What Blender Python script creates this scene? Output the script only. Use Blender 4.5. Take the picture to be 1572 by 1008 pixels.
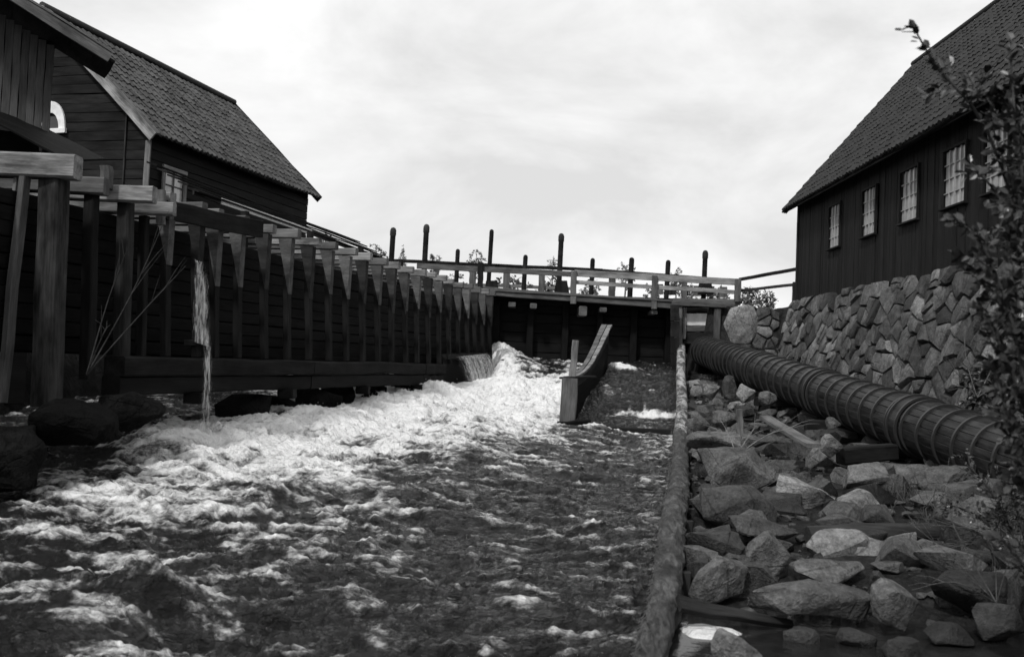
import bpy, bmesh, math, random
import numpy as np
from mathutils import Vector, Matrix, noise as mnoise

# ------------------------------------------------------------------ scene, camera, light
SC = bpy.context.scene
for o in list(bpy.data.objects): bpy.data.objects.remove(o)
COL = SC.collection
F = 1500.0                       # focal length in pixels of the 1572 wide photograph
RHO = math.radians(2.4)          # the camera was held a little crooked
TH = math.atan(51/1500)          # and points slightly upwards
cam_data = bpy.data.cameras.new('camera'); cam = bpy.data.objects.new('camera', cam_data); COL.objects.link(cam)
cam_data.sensor_width = 36.0; cam_data.lens = F/1572*36.0
cam_data.clip_start = 0.05; cam_data.clip_end = 9000
fw = Vector((0, math.cos(TH), math.sin(TH))); up0 = Vector((0, -math.sin(TH), math.cos(TH))); rt0 = Vector((1, 0, 0))
rt = rt0*math.cos(RHO)+up0*math.sin(RHO); upv = -rt0*math.sin(RHO)+up0*math.cos(RHO)
cam.matrix_world = Matrix(((rt.x, upv.x, -fw.x, 0), (rt.y, upv.y, -fw.y, 0), (rt.z, upv.z, -fw.z, 0), (0, 0, 0, 1)))
SC.camera = cam
cam_data.dof.use_dof = True; cam_data.dof.focus_distance = 19.0; cam_data.dof.aperture_fstop = 1.8      # the old lens is a little soft near and far

SUN = Vector((-.34, -.60, .727)).normalized()     # towards the sun: behind the camera, to the left
sun_el = math.asin(SUN.z); sun_az = math.atan2(SUN.x, SUN.y)
world = bpy.data.worlds.new('World'); SC.world = world; world.use_nodes = True
nt = world.node_tree; nt.nodes.clear()
def wn(t, **k):
    n = nt.nodes.new(t)
    for a, b in k.items(): setattr(n, a, b)
    return n
wout = wn('ShaderNodeOutputWorld'); wbg = wn('ShaderNodeBackground'); wbg.inputs['Strength'].default_value = 0.1
wsky = wn('ShaderNodeTexSky', sky_type='NISHITA', sun_disc=False)
wsky.sun_elevation = sun_el; wsky.sun_rotation = sun_az % (2*math.pi); wsky.air_density = 1.0; wsky.dust_density = 3.0
wbw = wn('ShaderNodeRGBToBW'); nt.links.new(wsky.outputs[0], wbw.inputs[0])
wtc = wn('ShaderNodeTexCoord'); wmp = wn('ShaderNodeMapping'); wmp.inputs['Scale'].default_value = (1.1, 1.1, 2.2)
wmp.inputs['Location'].default_value = (.35, .1, .6)
nt.links.new(wtc.outputs['Generated'], wmp.inputs[0])
wno = wn('ShaderNodeTexNoise'); wno.inputs['Scale'].default_value = 2.9; wno.inputs['Detail'].default_value = 7; wno.inputs['Roughness'].default_value = .56
wno.inputs['Distortion'].default_value = .35
nt.links.new(wmp.outputs[0], wno.inputs['Vector'])
wmr = wn('ShaderNodeMapRange'); wmr.inputs['From Min'].default_value = .37; wmr.inputs['From Max'].default_value = .63
wmr.inputs['To Min'].default_value = 8.1; wmr.inputs['To Max'].default_value = 11.6      # thin and thick cloud
nt.links.new(wno.outputs[0], wmr.inputs[0])
wmx = wn('ShaderNodeMix', data_type='FLOAT'); wmx.inputs[0].default_value = .88            # nearly overcast
nt.links.new(wbw.outputs[0], wmx.inputs[2]); nt.links.new(wmr.outputs[0], wmx.inputs[3])
nt.links.new(wmx.outputs[0], wbg.inputs['Color']); nt.links.new(wbg.outputs[0], wout.inputs[0])

sd = bpy.data.lights.new('sun', 'SUN'); sd.energy = 2.5; sd.angle = math.radians(5); sd.color = (1, .995, .985)
so = bpy.data.objects.new('sun', sd); COL.objects.link(so)
so.rotation_euler = (-SUN).to_track_quat('-Z', 'Y').to_euler(); so.location = SUN*60
VS = SC.view_settings; VS.view_transform = 'Standard'; VS.look = 'None'; VS.gamma = 1.0; VS.exposure = 0.0; VS.use_curve_mapping = False
SC.cycles.max_bounces = 6; SC.cycles.diffuse_bounces = 3; SC.cycles.transparent_max_bounces = 12

def P(x, y, Y):
    """a point of the place: the photograph's pixel carried out to the distance Y"""
    dx = (x-786)/F; dd = (y-504)/F
    r = dx*math.cos(RHO)+dd*math.sin(RHO); u = dx*math.sin(RHO)-dd*math.cos(RHO)
    d = Vector((r, math.cos(TH)-u*math.sin(TH), math.sin(TH)+u*math.cos(TH)))
    return d*(Y/d.y)

RND = random.Random(7)
def U(a, b): return RND.uniform(a, b)

# ------------------------------------------------------------------ numpy noise
_rs = np.random.RandomState(3)
_perm = _rs.permutation(512); _perm = np.concatenate([_perm, _perm, _perm])
_ga = _rs.rand(512)*2*np.pi
def gn(x, y, seed=0):
    xi = np.floor(x).astype(int); yi = np.floor(y).astype(int); fx = x-xi; fy = y-yi
    def g(ix, iy, dx, dy):
        a = _ga[_perm[(_perm[(ix+seed*37) & 511]+iy) & 511]]
        return np.cos(a)*dx+np.sin(a)*dy
    u = fx*fx*fx*(fx*(fx*6-15)+10); v = fy*fy*fy*(fy*(fy*6-15)+10)
    a = g(xi, yi, fx, fy); b = g(xi+1, yi, fx-1, fy); c = g(xi, yi+1, fx, fy-1); d = g(xi+1, yi+1, fx-1, fy-1)
    return (a*(1-u)+b*u)*(1-v)+(c*(1-u)+d*u)*v
def fbm(x, y, oc=4, seed=0, rough=.5):
    s = 0; a = 1.; n = 0
    for k in range(oc):
        s = s+a*gn(x*2**k+k*17.3, y*2**k-k*9.1, seed+k); n += a; a *= rough
    return s/n*1.5
def ridged(x, y, oc=4, seed=0):
    s = 0; a = 1.; n = 0
    for k in range(oc):
        s = s+a*(1-np.abs(gn(x*2**k+k*5.7, y*2**k+k*3.1, seed+k))*2.2); n += a; a *= .55
    return s/n
def idw(X, Y, pts, pw=3.0):
    W = 0; S = 0
    for (px, py, v) in pts:
        w = 1/(((X-px)**2*1.6+(Y-py)**2*.6)+.15)**(pw/2); W = W+w; S = S+w*v
    return S/W

# ------------------------------------------------------------------ materials (all neutral greys)
class NB:
    def __init__(s, name):
        s.m = bpy.data.materials.new(name); s.m.use_nodes = True; s.t = s.m.node_tree; s.t.nodes.clear()
        s.out = s.n('ShaderNodeOutputMaterial'); s.b = s.n('ShaderNodeBsdfPrincipled'); s.t.links.new(s.b.outputs[0], s.out.inputs[0])
    def n(s, t, **k):
        n = s.t.nodes.new(t)
        for a, b in k.items(): setattr(n, a, b)
        return n
    def l(s, a, b): s.t.links.new(a, b)
    def val(s, inp, v):
        if isinstance(v, (int, float)): inp.default_value = v
        else: s.l(v, inp)
    def math(s, op, a, b=0.0, c=None, clamp=False):
        n = s.n('ShaderNodeMath', operation=op, use_clamp=clamp); s.val(n.inputs[0], a); s.val(n.inputs[1], b)
        if c is not None: s.val(n.inputs[2], c)
        return n.outputs[0]
    def rng(s, v, a, b, c, d, smooth=False):
        n = s.n('ShaderNodeMapRange'); s.val(n.inputs[0], v)
        if smooth: n.interpolation_type = 'SMOOTHSTEP'
        for k, x in zip((1, 2, 3, 4), (a, b, c, d)): n.inputs[k].default_value = x
        return n.outputs[0]
    def coords(s, scale=(1, 1, 1), rand=True):
        tc = s.n('ShaderNodeTexCoord'); mp = s.n('ShaderNodeMapping'); mp.inputs['Scale'].default_value = scale
        s.l(tc.outputs['Object'], mp.inputs[0])
        if rand:
            oi = s.n('ShaderNodeObjectInfo'); m = s.math('MULTIPLY', oi.outputs['Random'], 37.0)
            cx = s.n('ShaderNodeCombineXYZ')
            for i in range(3): s.l(m, cx.inputs[i])
            s.l(cx.outputs[0], mp.inputs['Location']); s.rand = oi.outputs['Random']
        return mp.outputs[0]
    def noise(s, v, sc, det=4, rough=.55, dist=0):
        n = s.n('ShaderNodeTexNoise'); s.l(v, n.inputs['Vector']); n.inputs['Scale'].default_value = sc
        n.inputs['Detail'].default_value = det; n.inputs['Roughness'].default_value = rough; n.inputs['Distortion'].default_value = dist
        return n.outputs[0]
    def grey(s, v):
        c = s.n('ShaderNodeCombineColor')
        for i in range(3): s.val(c.inputs[i], v)
        return c.outputs[0]
    def bump(s, h, st, dist=.02):
        b = s.n('ShaderNodeBump'); b.inputs['Strength'].default_value = st; b.inputs['Distance'].default_value = dist
        s.l(h, b.inputs['Height']); s.l(b.outputs[0], s.b.inputs['Normal'])
    def base(s, v): s.l(s.grey(v), s.b.inputs['Base Color'])

def wood(name, base, var=.35, rough=.8, grain=1.0, stain=.5):
    k = NB(name); v = k.coords((1.2, 22*grain, 22*grain)); g = k.noise(v, 2.0, 5, .65, .4)
    v2 = k.coords((.8, 3, 3)); blot = k.noise(v2, 1.6, 4, .6)
    a = k.rng(g, .3, .7, base*(1-var), base*(1+var))
    a = k.math('MULTIPLY', a, k.rng(blot, .35, .65, 1-stain, 1+stain*.55))
    a = k.math('MULTIPLY', a, k.rng(k.rand, 0, 1, .75, 1.25))
    k.base(a); k.b.inputs['Roughness'].default_value = rough; k.b.inputs['Specular IOR Level'].default_value = .25 if base > .05 else .1
    k.bump(g, .5, .012); return k.m
def stone(name, lo, hi, rough=.85, sc=1.0, spec=.3):
    k = NB(name); v = k.coords((sc, sc, sc)); big = k.noise(v, 1.7, 5, .6, .3); fine = k.noise(v, 28, 4, .7); mid = k.noise(v, 7, 5, .65)
    a = k.rng(big, .33, .68, lo, hi); a = k.math('MULTIPLY', a, k.rng(fine, .3, .7, .7, 1.3)); a = k.math('MULTIPLY', a, k.rng(mid, .35, .62, .62, 1.18))
    a = k.math('MULTIPLY', a, k.rng(k.rand, 0, 1, .6, 1.45))
    vo = k.n('ShaderNodeTexVoronoi', feature='DISTANCE_TO_EDGE'); k.l(v, vo.inputs['Vector']); vo.inputs['Scale'].default_value = 1.6
    crack = k.rng(k.math('ADD', vo.outputs['Distance'], k.math('MULTIPLY', mid, .06)), .03, .055, .62, 1.0)
    a = k.math('MULTIPLY', a, crack); k.base(a); k.b.inputs['Roughness'].default_value = rough; k.b.inputs['Specular IOR Level'].default_value = spec
    h = k.math('ADD', k.math('MULTIPLY', mid, 1.0), k.math('MULTIPLY', fine, .35)); h = k.math('ADD', h, k.math('MULTIPLY', crack, .5)); k.bump(h, .9, .06); return k.m
M = {}
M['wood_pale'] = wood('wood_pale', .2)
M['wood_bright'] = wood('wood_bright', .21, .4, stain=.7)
M['wood_grey'] = wood('wood_grey', .095)
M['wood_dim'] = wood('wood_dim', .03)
M['cleat'] = wood('cleat', .062)
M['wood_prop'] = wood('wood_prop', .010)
M['wood_post'] = wood('wood_post', .036, stain=.75)
M['wood_shed'] = wood('wood_shed', .07, .3, stain=.3)
M['wood_sill'] = wood('wood_sill', .010, stain=.6)
M['wood_dark'] = wood('wood_dark', .016)
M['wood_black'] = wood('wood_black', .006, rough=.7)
M['wood_mottled'] = wood('wood_mottled', .22, .5, grain=.35, stain=.85)
M['board_dark'] = wood('board_dark', .013, .25, grain=.6, stain=.25)
M['granite'] = stone('granite', .05, .125)
M['granite_pale'] = stone('granite_pale', .10, .22)
M['granite_dark'] = stone('granite_dark', .014, .045, .7)
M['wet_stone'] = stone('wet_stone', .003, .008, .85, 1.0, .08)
M['wall_stone'] = stone('wall_stone', .04, .125)
M['soil'] = stone('soil', .006, .022, .95, 1.0, .1)
def flat(name, v, rough=.6, spec=.4):
    k = NB(name); c = k.coords((1, 1, 1)); n = k.noise(c, 6, 5, .6)
    k.base(k.math('MULTIPLY', k.rng(n, .3, .7, v*.82, v*1.15), k.rng(k.rand, 0, 1, .7, 1.2) if 'glass' in name else 1.0)); k.b.inputs['Roughness'].default_value = rough; k.b.inputs['Specular IOR Level'].default_value = spec  # glass: base tone varies by pane in place of differing reflections
    return k.m
M['white_paint'] = flat('white_paint', .72)
M['grey_paint'] = flat('grey_paint', .27)
M['iron'] = flat('iron', .024, .45)
M['glass_bright'] = flat('glass_bright', .33, .12, .6)  # reflected sky brightness put into the panes' base grey
M['glass_dark'] = flat('glass_dark', .03, .1, .6)
M['pale_board'] = flat('pale_board', .62, .8, .2)
def tilemat(name, lo, hi):
    k = NB(name); at = k.n('ShaderNodeAttribute', attribute_name='tone'); c = k.coords((1, 1, 1)); n = k.noise(c, 1.2, 6, .65); f = k.noise(c, 22, 3, .6)
    a = k.rng(at.outputs['Fac'], 0, 1, lo, hi); a = k.math('MULTIPLY', a, k.rng(n, .3, .7, .7, 1.35)); a = k.math('MULTIPLY', a, k.rng(f, .3, .7, .75, 1.25))
    k.base(a); k.b.inputs['Roughness'].default_value = .85; k.bump(f, .5, .01); return k.m
M['tile'] = tilemat('tile', .027, .07)
M['shingle'] = tilemat('shingle', .011, .021)
# leaves
def leafmat(name, lo, hi, rough=.38):
    k = NB(name); c = k.coords((1, 1, 1)); n = k.noise(c, 30, 3, .5)
    k.base(k.math('MULTIPLY', k.rng(k.rand, 0, 1, lo, hi), k.rng(n, .3, .7, .7, 1.3)))
    k.b.inputs['Roughness'].default_value = rough; k.b.inputs['Specular IOR Level'].default_value = .5; return k.m
M['leaf'] = leafmat('leaf', .018, .075, .33)
M['leaf_far'] = leafmat('leaf_far', .05, .09, .8)
M['bark'] = wood('bark', .05, .4, grain=.4)
M['twig_pale'] = wood('twig_pale', .2, .3, grain=.4)
M['grass_dry'] = leafmat('grass_dry', .03, .06, .8)
# running water: dark, glossy, white where it is full of air
def watermat():
    k = NB('water'); at = k.n('ShaderNodeAttribute', attribute_name='foam')
    c = k.coords((.8, 1.25, 1), False); f1 = k.noise(c, 9, 6, .72, .6); f2 = k.noise(c, 30, 4, .7, .3); rp = k.noise(c, 4.2, 5, .62, .5)
    s = k.math('ADD', at.outputs['Fac'], k.math('MULTIPLY', k.math('SUBTRACT', f1, .5), .9))
    s = k.math('ADD', s, k.math('MULTIPLY', k.math('SUBTRACT', f2, .5), .4))
    fo = k.rng(s, .10, .82, 0, 1, True); fo = k.math('POWER', fo, 1.45)
    k.base(k.math('ADD', k.math('MULTIPLY', fo, .86), .007))
    k.l(k.rng(fo, 0, 1, .06, .75), k.b.inputs['Roughness']); k.b.inputs['IOR'].default_value = 1.33
    h = k.math('ADD', k.math('MULTIPLY', rp, 1.6), k.math('MULTIPLY', f1, .5)); k.bump(h, 1.0, .13); return k.m
M['water'] = watermat()
def poolmat():
    k = NB('still_water'); c = k.coords((1, 1, 1), False); f1 = k.noise(c, 5, 4, .6); k.base(.012 if False else k.rng(f1, .3, .7, .010, .02))
    k.b.inputs['Roughness'].default_value = .1; k.b.inputs['IOR'].default_value = 1.33; k.bump(f1, .25, .03); return k.m
M['still_water'] = poolmat()
def fallmat():
    k = NB('falling_water'); at = k.n('ShaderNodeAttribute', attribute_name='foam'); c = k.coords((9, 9, 1.1), False)
    f = k.noise(c, 3.2, 5, .65, .5); s = k.math('ADD', at.outputs['Fac'], k.math('MULTIPLY', k.math('SUBTRACT', f, .5), 1.9)); fo = k.rng(s, .1, .95, 0, 1, True)
    k.base(k.math('ADD', k.math('MULTIPLY', fo, .62), .08)); k.b.inputs['Roughness'].default_value = .35
    tr = k.n('ShaderNodeBsdfTransparent'); mx = k.n('ShaderNodeMixShader'); k.l(k.rng(fo, 0, 1, .04, .9), mx.inputs[0])
    k.l(tr.outputs[0], mx.inputs[1]); k.l(k.b.outputs[0], mx.inputs[2]); k.l(mx.outputs[0], k.out.inputs[0]); k.bump(f, .5, .03); return k.m
M['falling_water'] = fallmat()

# ------------------------------------------------------------------ objects
WM = {}
def tag(o, label=None, cat=None, group=None, kind=None):
    if label: o['label'] = label
    if cat: o['category'] = cat
    if group: o['group'] = group
    if kind: o['kind'] = kind
    return o
def link(name, me, mat, parent=None, mw=None):
    o = bpy.data.objects.new(name, me); COL.objects.link(o)
    if mat is not None and me is not None and not me.materials: me.materials.append(M[mat] if isinstance(mat, str) else mat)
    mw = mw or Matrix.Identity(4); WM[o.name] = mw
    if parent is not None:
        o.parent = parent; o.matrix_basis = WM[parent.name].inverted() @ mw
    else: o.matrix_basis = mw
    return o
def thing(name, loc, label, cat, group=None):
    return tag(link(name, None, None, None, Matrix.Translation(Vector(loc))), label, cat, group)
def mesh(name, vs, fs, smooth=False):
    me = bpy.data.meshes.new(name); me.from_pydata([tuple(v) for v in vs], [], fs); me.update()
    if smooth: me.shade_smooth()
    return me
def bmmesh(name, bm, smooth=None):
    me = bpy.data.meshes.new(name); bmesh.ops.recalc_face_normals(bm, faces=bm.faces[:]); bm.to_mesh(me); bm.free()
    if smooth is not None:
        me.shade_smooth(); me.set_sharp_from_angle(angle=math.radians(smooth))
    return me
def orient(p0, p1, up=Vector((0, 0, 1))):
    p0 = Vector(p0); x = (Vector(p1)-p0); L = x.length; x = x/L; up = Vector(up)
    y = up.cross(x)
    if y.length < 1e-4: y = Vector((0, 1, 0)).cross(x)
    y.normalize(); z = x.cross(y)
    return Matrix(((x.x, y.x, z.x, p0.x), (x.y, y.y, z.y, p0.y), (x.z, y.z, z.z, p0.z), (0, 0, 0, 1))), L
def beam(name, p0, p1, w, h, mat, parent=None, up=(0, 0, 1), w1=None, h1=None, cham=.1, wob=.012, n=4, me=None):
    """squared timber, w wide and h high about the line p0-p1, worn edges, slightly crooked"""
    mw, L = orient(p0, p1, up); w1 = w1 or w; h1 = h1 or h
    if me is None:
        vs = []; fs = []; ph = [(U(-1, 1), U(-1, 1), U(.965, 1.035)) for _ in range(n+1)]
        for i in range(n+1):
            t = i/n; a = (w+(w1-w)*t)/2; b = (h+(h1-h)*t)/2; c = cham*2*min(a, b)
            dy, dz, s = ph[i]; dy *= wob; dz *= wob
            if i in (0, n): dy = dz = 0
            a *= s; b *= 1+(s-1)*.5
            for (y, z) in ((-a+c, -b), (a-c, -b), (a, -b+c), (a, b-c), (a-c, b), (-a+c, b), (-a, b-c), (-a, -b+c)):
                vs.append((t*L, y+dy, z+dz))
        for i in range(n):
            for j in range(8):
                k = (j+1) % 8; fs.append((i*8+j, i*8+k, i*8+8+k, i*8+8+j)[::-1])
        fs.append(tuple(range(8))); fs.append(tuple(range(n*8+7, n*8-1, -1)))
        me = mesh(name, vs, fs)
    return link(name, me, mat, parent, mw)
def pole(name, pts, rads, mat, parent=None, sides=10, bark=.0, cap=True, seed=0):
    """round timber or branch through pts"""
    pts = [Vector(p) for p in pts]; o = pts[0]; vs = []; fs = []; n = len(pts)
    for i, p in enumerate(pts):
        d = (pts[min(i+1, n-1)]-pts[max(i-1, 0)]).normalized(); a = d.cross(Vector((0, 0, 1)))
        if a.length < .05: a = d.cross(Vector((0, 1, 0)))
        a.normalize(); b = a.cross(d)
        for j in range(sides):
            t = 2*math.pi*j/sides; r = rads[i]
            if bark: q_ = Vector((p.x*3+math.cos(t)*2+seed, p.y*3, p.z*3+math.sin(t)*2)); r *= 1+bark*(.6*mnoise.noise(q_)+.6*mnoise.noise(Vector((q_.x*2.7, q_.y*1.6, q_.z*2.7)))+.35*mnoise.noise(Vector((q_.x*6, q_.y*3.3, q_.z*6))))
            vs.append(p-o+a*(r*math.cos(t))+b*(r*math.sin(t)))
    for i in range(n-1):
        for j in range(sides):
            k = (j+1) % sides; fs.append((i*sides+j, i*sides+k, (i+1)*sides+k, (i+1)*sides+j))
    if cap: fs.append(tuple(range(sides))[::-1]); fs.append(tuple(range((n-1)*sides, n*sides)))
    me = mesh(name, vs, fs, True); me.set_sharp_from_angle(angle=math.radians(50))
    return link(name, me, mat, parent, Matrix.Translation(o))
def boxm(name, mw, x0, x1, y0, y1, z0, z1, mat, parent):
    vs = [(x, y, z) for z in (z0, z1) for y in (y0, y1) for x in (x0, x1)]
    return link(name, mesh(name, vs, [(0, 2, 3, 1), (4, 5, 7, 6), (0, 1, 5, 4), (2, 6, 7, 3), (0, 4, 6, 2), (1, 3, 7, 5)]), mat, parent, mw)

# ------------------------------------------------------------------ lie of the land
def ip(Y, ks, vs): return np.interp(Y, ks, vs)
LY = [3, 5, 7, 8.5, 11, 18, 27, 35, 60]; LX = [.2, .6, 1.02, 1.4, 1.9, 3.18, 4.76, 6.06, 6.1]
def logX(Y): return ip(Y, LY, LX)
def logZ(Y): return ip(Y, [3, 5, 6.5, 8.5, 11, 18, 27, 35], [-2.45, -2.35, -2.18, -1.9, -1.7, -1.6, -.62, .95])
def bank(X, Y):
    h = ip(Y, [3, 5, 7, 8.4, 9.1, 10, 14, 18, 22, 27, 31, 35], [-3.2, -3.2, -3.1, -2.9, -2.3, -2.15, -1.95, -1.85, -1.62, -1.12, -.6, -.1])
    return h+.075*np.clip(X-logX(Y), 0, 7)
def ground(X, Y):
    X = np.asarray(X, float); Y = np.asarray(Y, float); lx = logX(Y)
    lb = ip(Y, [0, 9, 12, 14, 17, 40], [-6.2, -6.5, -6.7, -7.4, -8.6, -8.6])
    h = np.full(X.shape, -3.1)
    left = np.clip((lb-X)/1.6, 0, 1); h = h+left*(ip(Y, [0, 12, 24, 40], [2.2, 2.3, 3.6, 4.3]))
    h = np.where(X > lx+.12, bank(X, Y), h)
    h = np.where(X > 9.85, 2.42+.02*(X-9.85), h)
    far = np.clip((Y-36.9)/.6, 0, 1); up = np.where((X > -25) & (X < 10) & (Y < 96), .3, 2.25)
    h = h*(1-far)+up*far
    h = np.where((X > 6.9) & (Y > 34.75), np.maximum(h, 2.3), h)
    h = np.where((Y < 2.2), np.maximum(h, -1.75), h)
    rough = fbm(X*.8, Y*.8, 3, 5)*.12
    d = np.hypot(X, Y); hills = np.clip((d-110)/900, 0, 1)*(8+fbm(X/260, Y/260, 3, 9)*22)
    return h+rough*np.where((X > 9.85) | (Y > 36.9), .3, 1)+np.maximum(hills, 0)
def axis(lo, hi, st, out):
    a = list(np.arange(lo, hi+1e-6, st)); s = st; x = hi; r = []
    while x < out: s *= 1.28; x += s; r.append(x)
    s = st; x = lo; l = []
    while x > -out: s *= 1.28; x -= s; l.append(x)
    return np.array(l[::-1]+a+r)
gx = axis(-14, 14, .3, 3200); gy = axis(-3, 40, .3, 3200)
GX, GY = np.meshgrid(gx, gy); GZ = ground(GX, GY)
def gridmesh(name, X, Y, Z, smooth=True):
    r, c = X.shape; vs = np.stack([X, Y, Z], -1).reshape(-1, 3)
    i = np.arange(r*c).reshape(r, c); fs = np.stack([i[:-1, :-1], i[:-1, 1:], i[1:, 1:], i[1:, :-1]], -1).reshape(-1, 4)
    me = bpy.data.meshes.new(name); me.vertices.add(len(vs)); me.vertices.foreach_set('co', vs.ravel())
    me.loops.add(fs.size); me.loops.foreach_set('vertex_index', fs.ravel()); me.polygons.add(len(fs))
    me.polygons.foreach_set('loop_start', np.arange(0, fs.size, 4)); me.update(calc_edges=True)
    if smooth: me.shade_smooth()
    return me
def fattr(me, name, arr, dom='POINT'):
    a = me.attributes.new(name, 'FLOAT', dom); a.data.foreach_set('value', np.asarray(arr, np.float32).ravel())
tag(link('terrain', gridmesh('terrain', GX, GY, GZ), 'soil'), kind='structure')

# ------------------------------------------------------------------ river
def flX(Y): return -9.38+.2487*Y           # the line of the flume's outer posts (x at distance Y)
DIVA = Vector((1.45, 25.0, 0)); DIVB = Vector((3.05, 31.5, 0))
def divX(Y): return 1.45+(Y-25.0)*(3.05-1.45)/6.5
HP = [(-3.0, 25, -.98), (-2.9, 28, -.95), (-2.5, 31, -.9), (-2.0, 33, -.92), (-5.3, 16.6, -1.36), (-6.0, 13.2, -1.72), (-6.3, 12, -2.0), (-4.4, 20, -1.18),
      (-8, 20, -1.2), (-8, 26, -1.0), (-8, 15, -1.5), (-7, 12, -2.0), (-7, 9, -2.3), (-6, 6, -2.6), (-.35, 35.2, .45), (-.4, 36.5, .6), (.2, 34.5, .2), (1.2, 34.5, -.2), (1.5, 36.5, .1),
      (-1.9, 32.7, -1.02), (-2.5, 33.2, -1.02), (-1.3, 33.3, -.95), (-2.2, 34.2, -1.0), (-1.4, 34.2, -.9), (-1.0, 33.0, -.75), (-.3, 32.6, -.25), (-.2, 34, .25), (.4, 33, -.1), (-.6, 30.5, -.92), (-.5, 31.8, -.8), (-1.0, 31.0, -.95), (.4, 31.5, -.45), (.8, 31, -.6), (-1, 28, -1.1), (1.2, 28, -1.1), (1.9, 30.5, -.55), (0, 25, -1.45), (1.3, 25, -1.6), (-1.5, 22, -1.45), (-1.5, 19, -1.6), (1.0, 20, -1.75), (2.6, 21, -1.8), (3.6, 23.5, -1.72),
      (2.3, 17, -1.92), (1.5, 13, -2.0), (-2, 15, -1.82), (-4, 13, -1.85), (-2, 11, -2.08), (.5, 10, -2.15), (1.2, 9, -2.22), (-4, 9, -2.2), (-2, 7, -2.4), (.5, 6.5, -2.5), (-4, 5, -2.6), (0, 4, -2.7)]
FP = [(-.8, 35, 1.05), (-1, 31, 1.05), (-1, 27, 1.05), (.6, 28.5, 1.0), (1.3, 27, .95), (-2.8, 29, 1.05), (-2.9, 26, 1.0), (-2.9, 23, 1.03), (0, 24.5, .92), (1.1, 25, .75), (0, 22.5, .72), (1.6, 22.5, .25), (3, 22, .25), (4, 23.4, .42),
      (-3.6, 19.5, 1.02), (-1.5, 19.5, .76), (.5, 19.5, .22), (2.5, 18, .12), (-4.9, 16.2, .9), (-3, 16, .76), (-1, 15.5, .28), (1, 14, .12), (2, 15, .1), (-5.4, 13, .55), (-4, 12.5, .6), (-2.5, 12, .33), (-.5, 11, .16), (1.3, 11, .12),
      (-4.2, 10, .30), (-2.6, 8.8, .28), (-.5, 8.5, .13), (.8, 8, .14), (-3.4, 7.2, .28), (-2, 6.4, .28), (0, 6.2, .15), (-6.5, 14, 0.05), (-6.5, 11.5, .12), (-7, 17, .05), (-7, 22, .1), (-7, 18, .3), (1.2, 34.2, .25), (1.0, 33, .45), (2.0, 31.8, .8)]
rows = []; y = 4.2
while y < 37.0: rows.append(y); y += .022+.0016*y
rows = np.array(rows); cols = 560
T = np.linspace(0, 1, cols)[None, :]; Yv = rows[:, None]
Lb = np.maximum(-(.62*Yv+1.6), -9.2); Rb = logX(Yv)+.05
WX = Lb+(Rb-Lb)*T; WY = np.broadcast_to(Yv, WX.shape).copy()
base_h = idw(WX, WY, HP, 3.2)
wx = WX+.35*fbm(WX*.7, WY*.7, 2, 21); wy = WY+.35*fbm(WX*.7, WY*.7, 2, 24)
Fm = idw(WX, WY, FP, 3.0)
amp = .85+.75*np.clip(Fm, 0, 1)
big = fbm(wx*.75, wy*.95, 3, 1)
chop = ridged(wx*.95, wy*1.6, 4, 4)-.55
fine = ridged(wx*2.6, wy*5.0, 3, 8)-.55
micro = ridged(wx*7.5, wy*10.5, 2, 27)-.55
bill = np.abs(fbm(wx*2.4, wy*2.8, 4, 33, .6))
H = base_h+amp*(.12*big+.13*chop+.07*fine+.024*micro)+.16*np.clip(Fm, 0, 1)*(.35-bill)
# standing wave near the left foreground
def lump(cx, cy, sx, sy, h): return h*np.exp(-(((WX-cx)/sx)**2+((WY-cy)/sy)**2))
H += lump(-3.15, 8.7, .38, .28, .26)+lump(-2.85, 12.9, .7, .35, .16)+lump(-2.0, 22.5, 1.0, .6, .25)+lump(-.3, 29.3, 1.3, .6, .3)+lump(-.1, 33.0, .6, .5, .25)+lump(-2.2, 27.0, .8, .5, .28)+lump(.6, 27.0, .7, .4, .2)
# chute between the divider and the canal wall: two low steps and a slope
ch = np.clip((WX-divX(WY))/.12, 0, 1)*np.clip((WY-24.2)/.1, 0, 1)
prof = ip(WY, [24.2, 24.75, 24.9, 26.4, 27.0, 27.5, 30, 31.5, 34, 37], [-1.7, -1.7, -1.5, -1.47, -1.35, -1.02, -.42, -.12, .05, .2])
H = H*(1-ch)+ch*(prof+.12*chop+.06*fine+.02*micro+.07*lump(3.5, 31.2, .6, .4, 4.0))
fchute = .02+lump(3.6, 31.1, .42, .25, 1.2)+lump(3.9, 27.0, 1.2, .28, .75)+.75*np.exp(-((WY-24.45)/.28)**2)*np.clip((WX-2.6)/.5, 0, 1)+lump(2.9, 28.3, .25, .8, .4)
Fm = Fm*(1-ch)+ch*fchute
n1 = ridged(wx*.95, wy*1.7, 5, 11); n2 = fbm(wx*1.9, wy*3.6, 4, 15); n3 = ridged(wx*2.4+5, wy*5.6, 4, 31)
crest = np.clip((chop-.05)*1.6, -.5, .6)
n4 = ridged(wx*4.2+2, wy*11, 3, 44)
pat = .55*(n1-.55)*1.6+.45*n2+.42*(n3-.55)+.32*(n4-.6)+.45*crest+.3*np.clip(fine, -.3, .5)
foam = np.clip((Fm*1.18-.27)+pat*(.98-.3*np.clip(Fm, 0, 1)), -.6, 1.4)
wme = gridmesh('river', WX, WY, H); fattr(wme, 'foam', foam)
tag(link('river', wme, 'water'), kind='structure')

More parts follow.
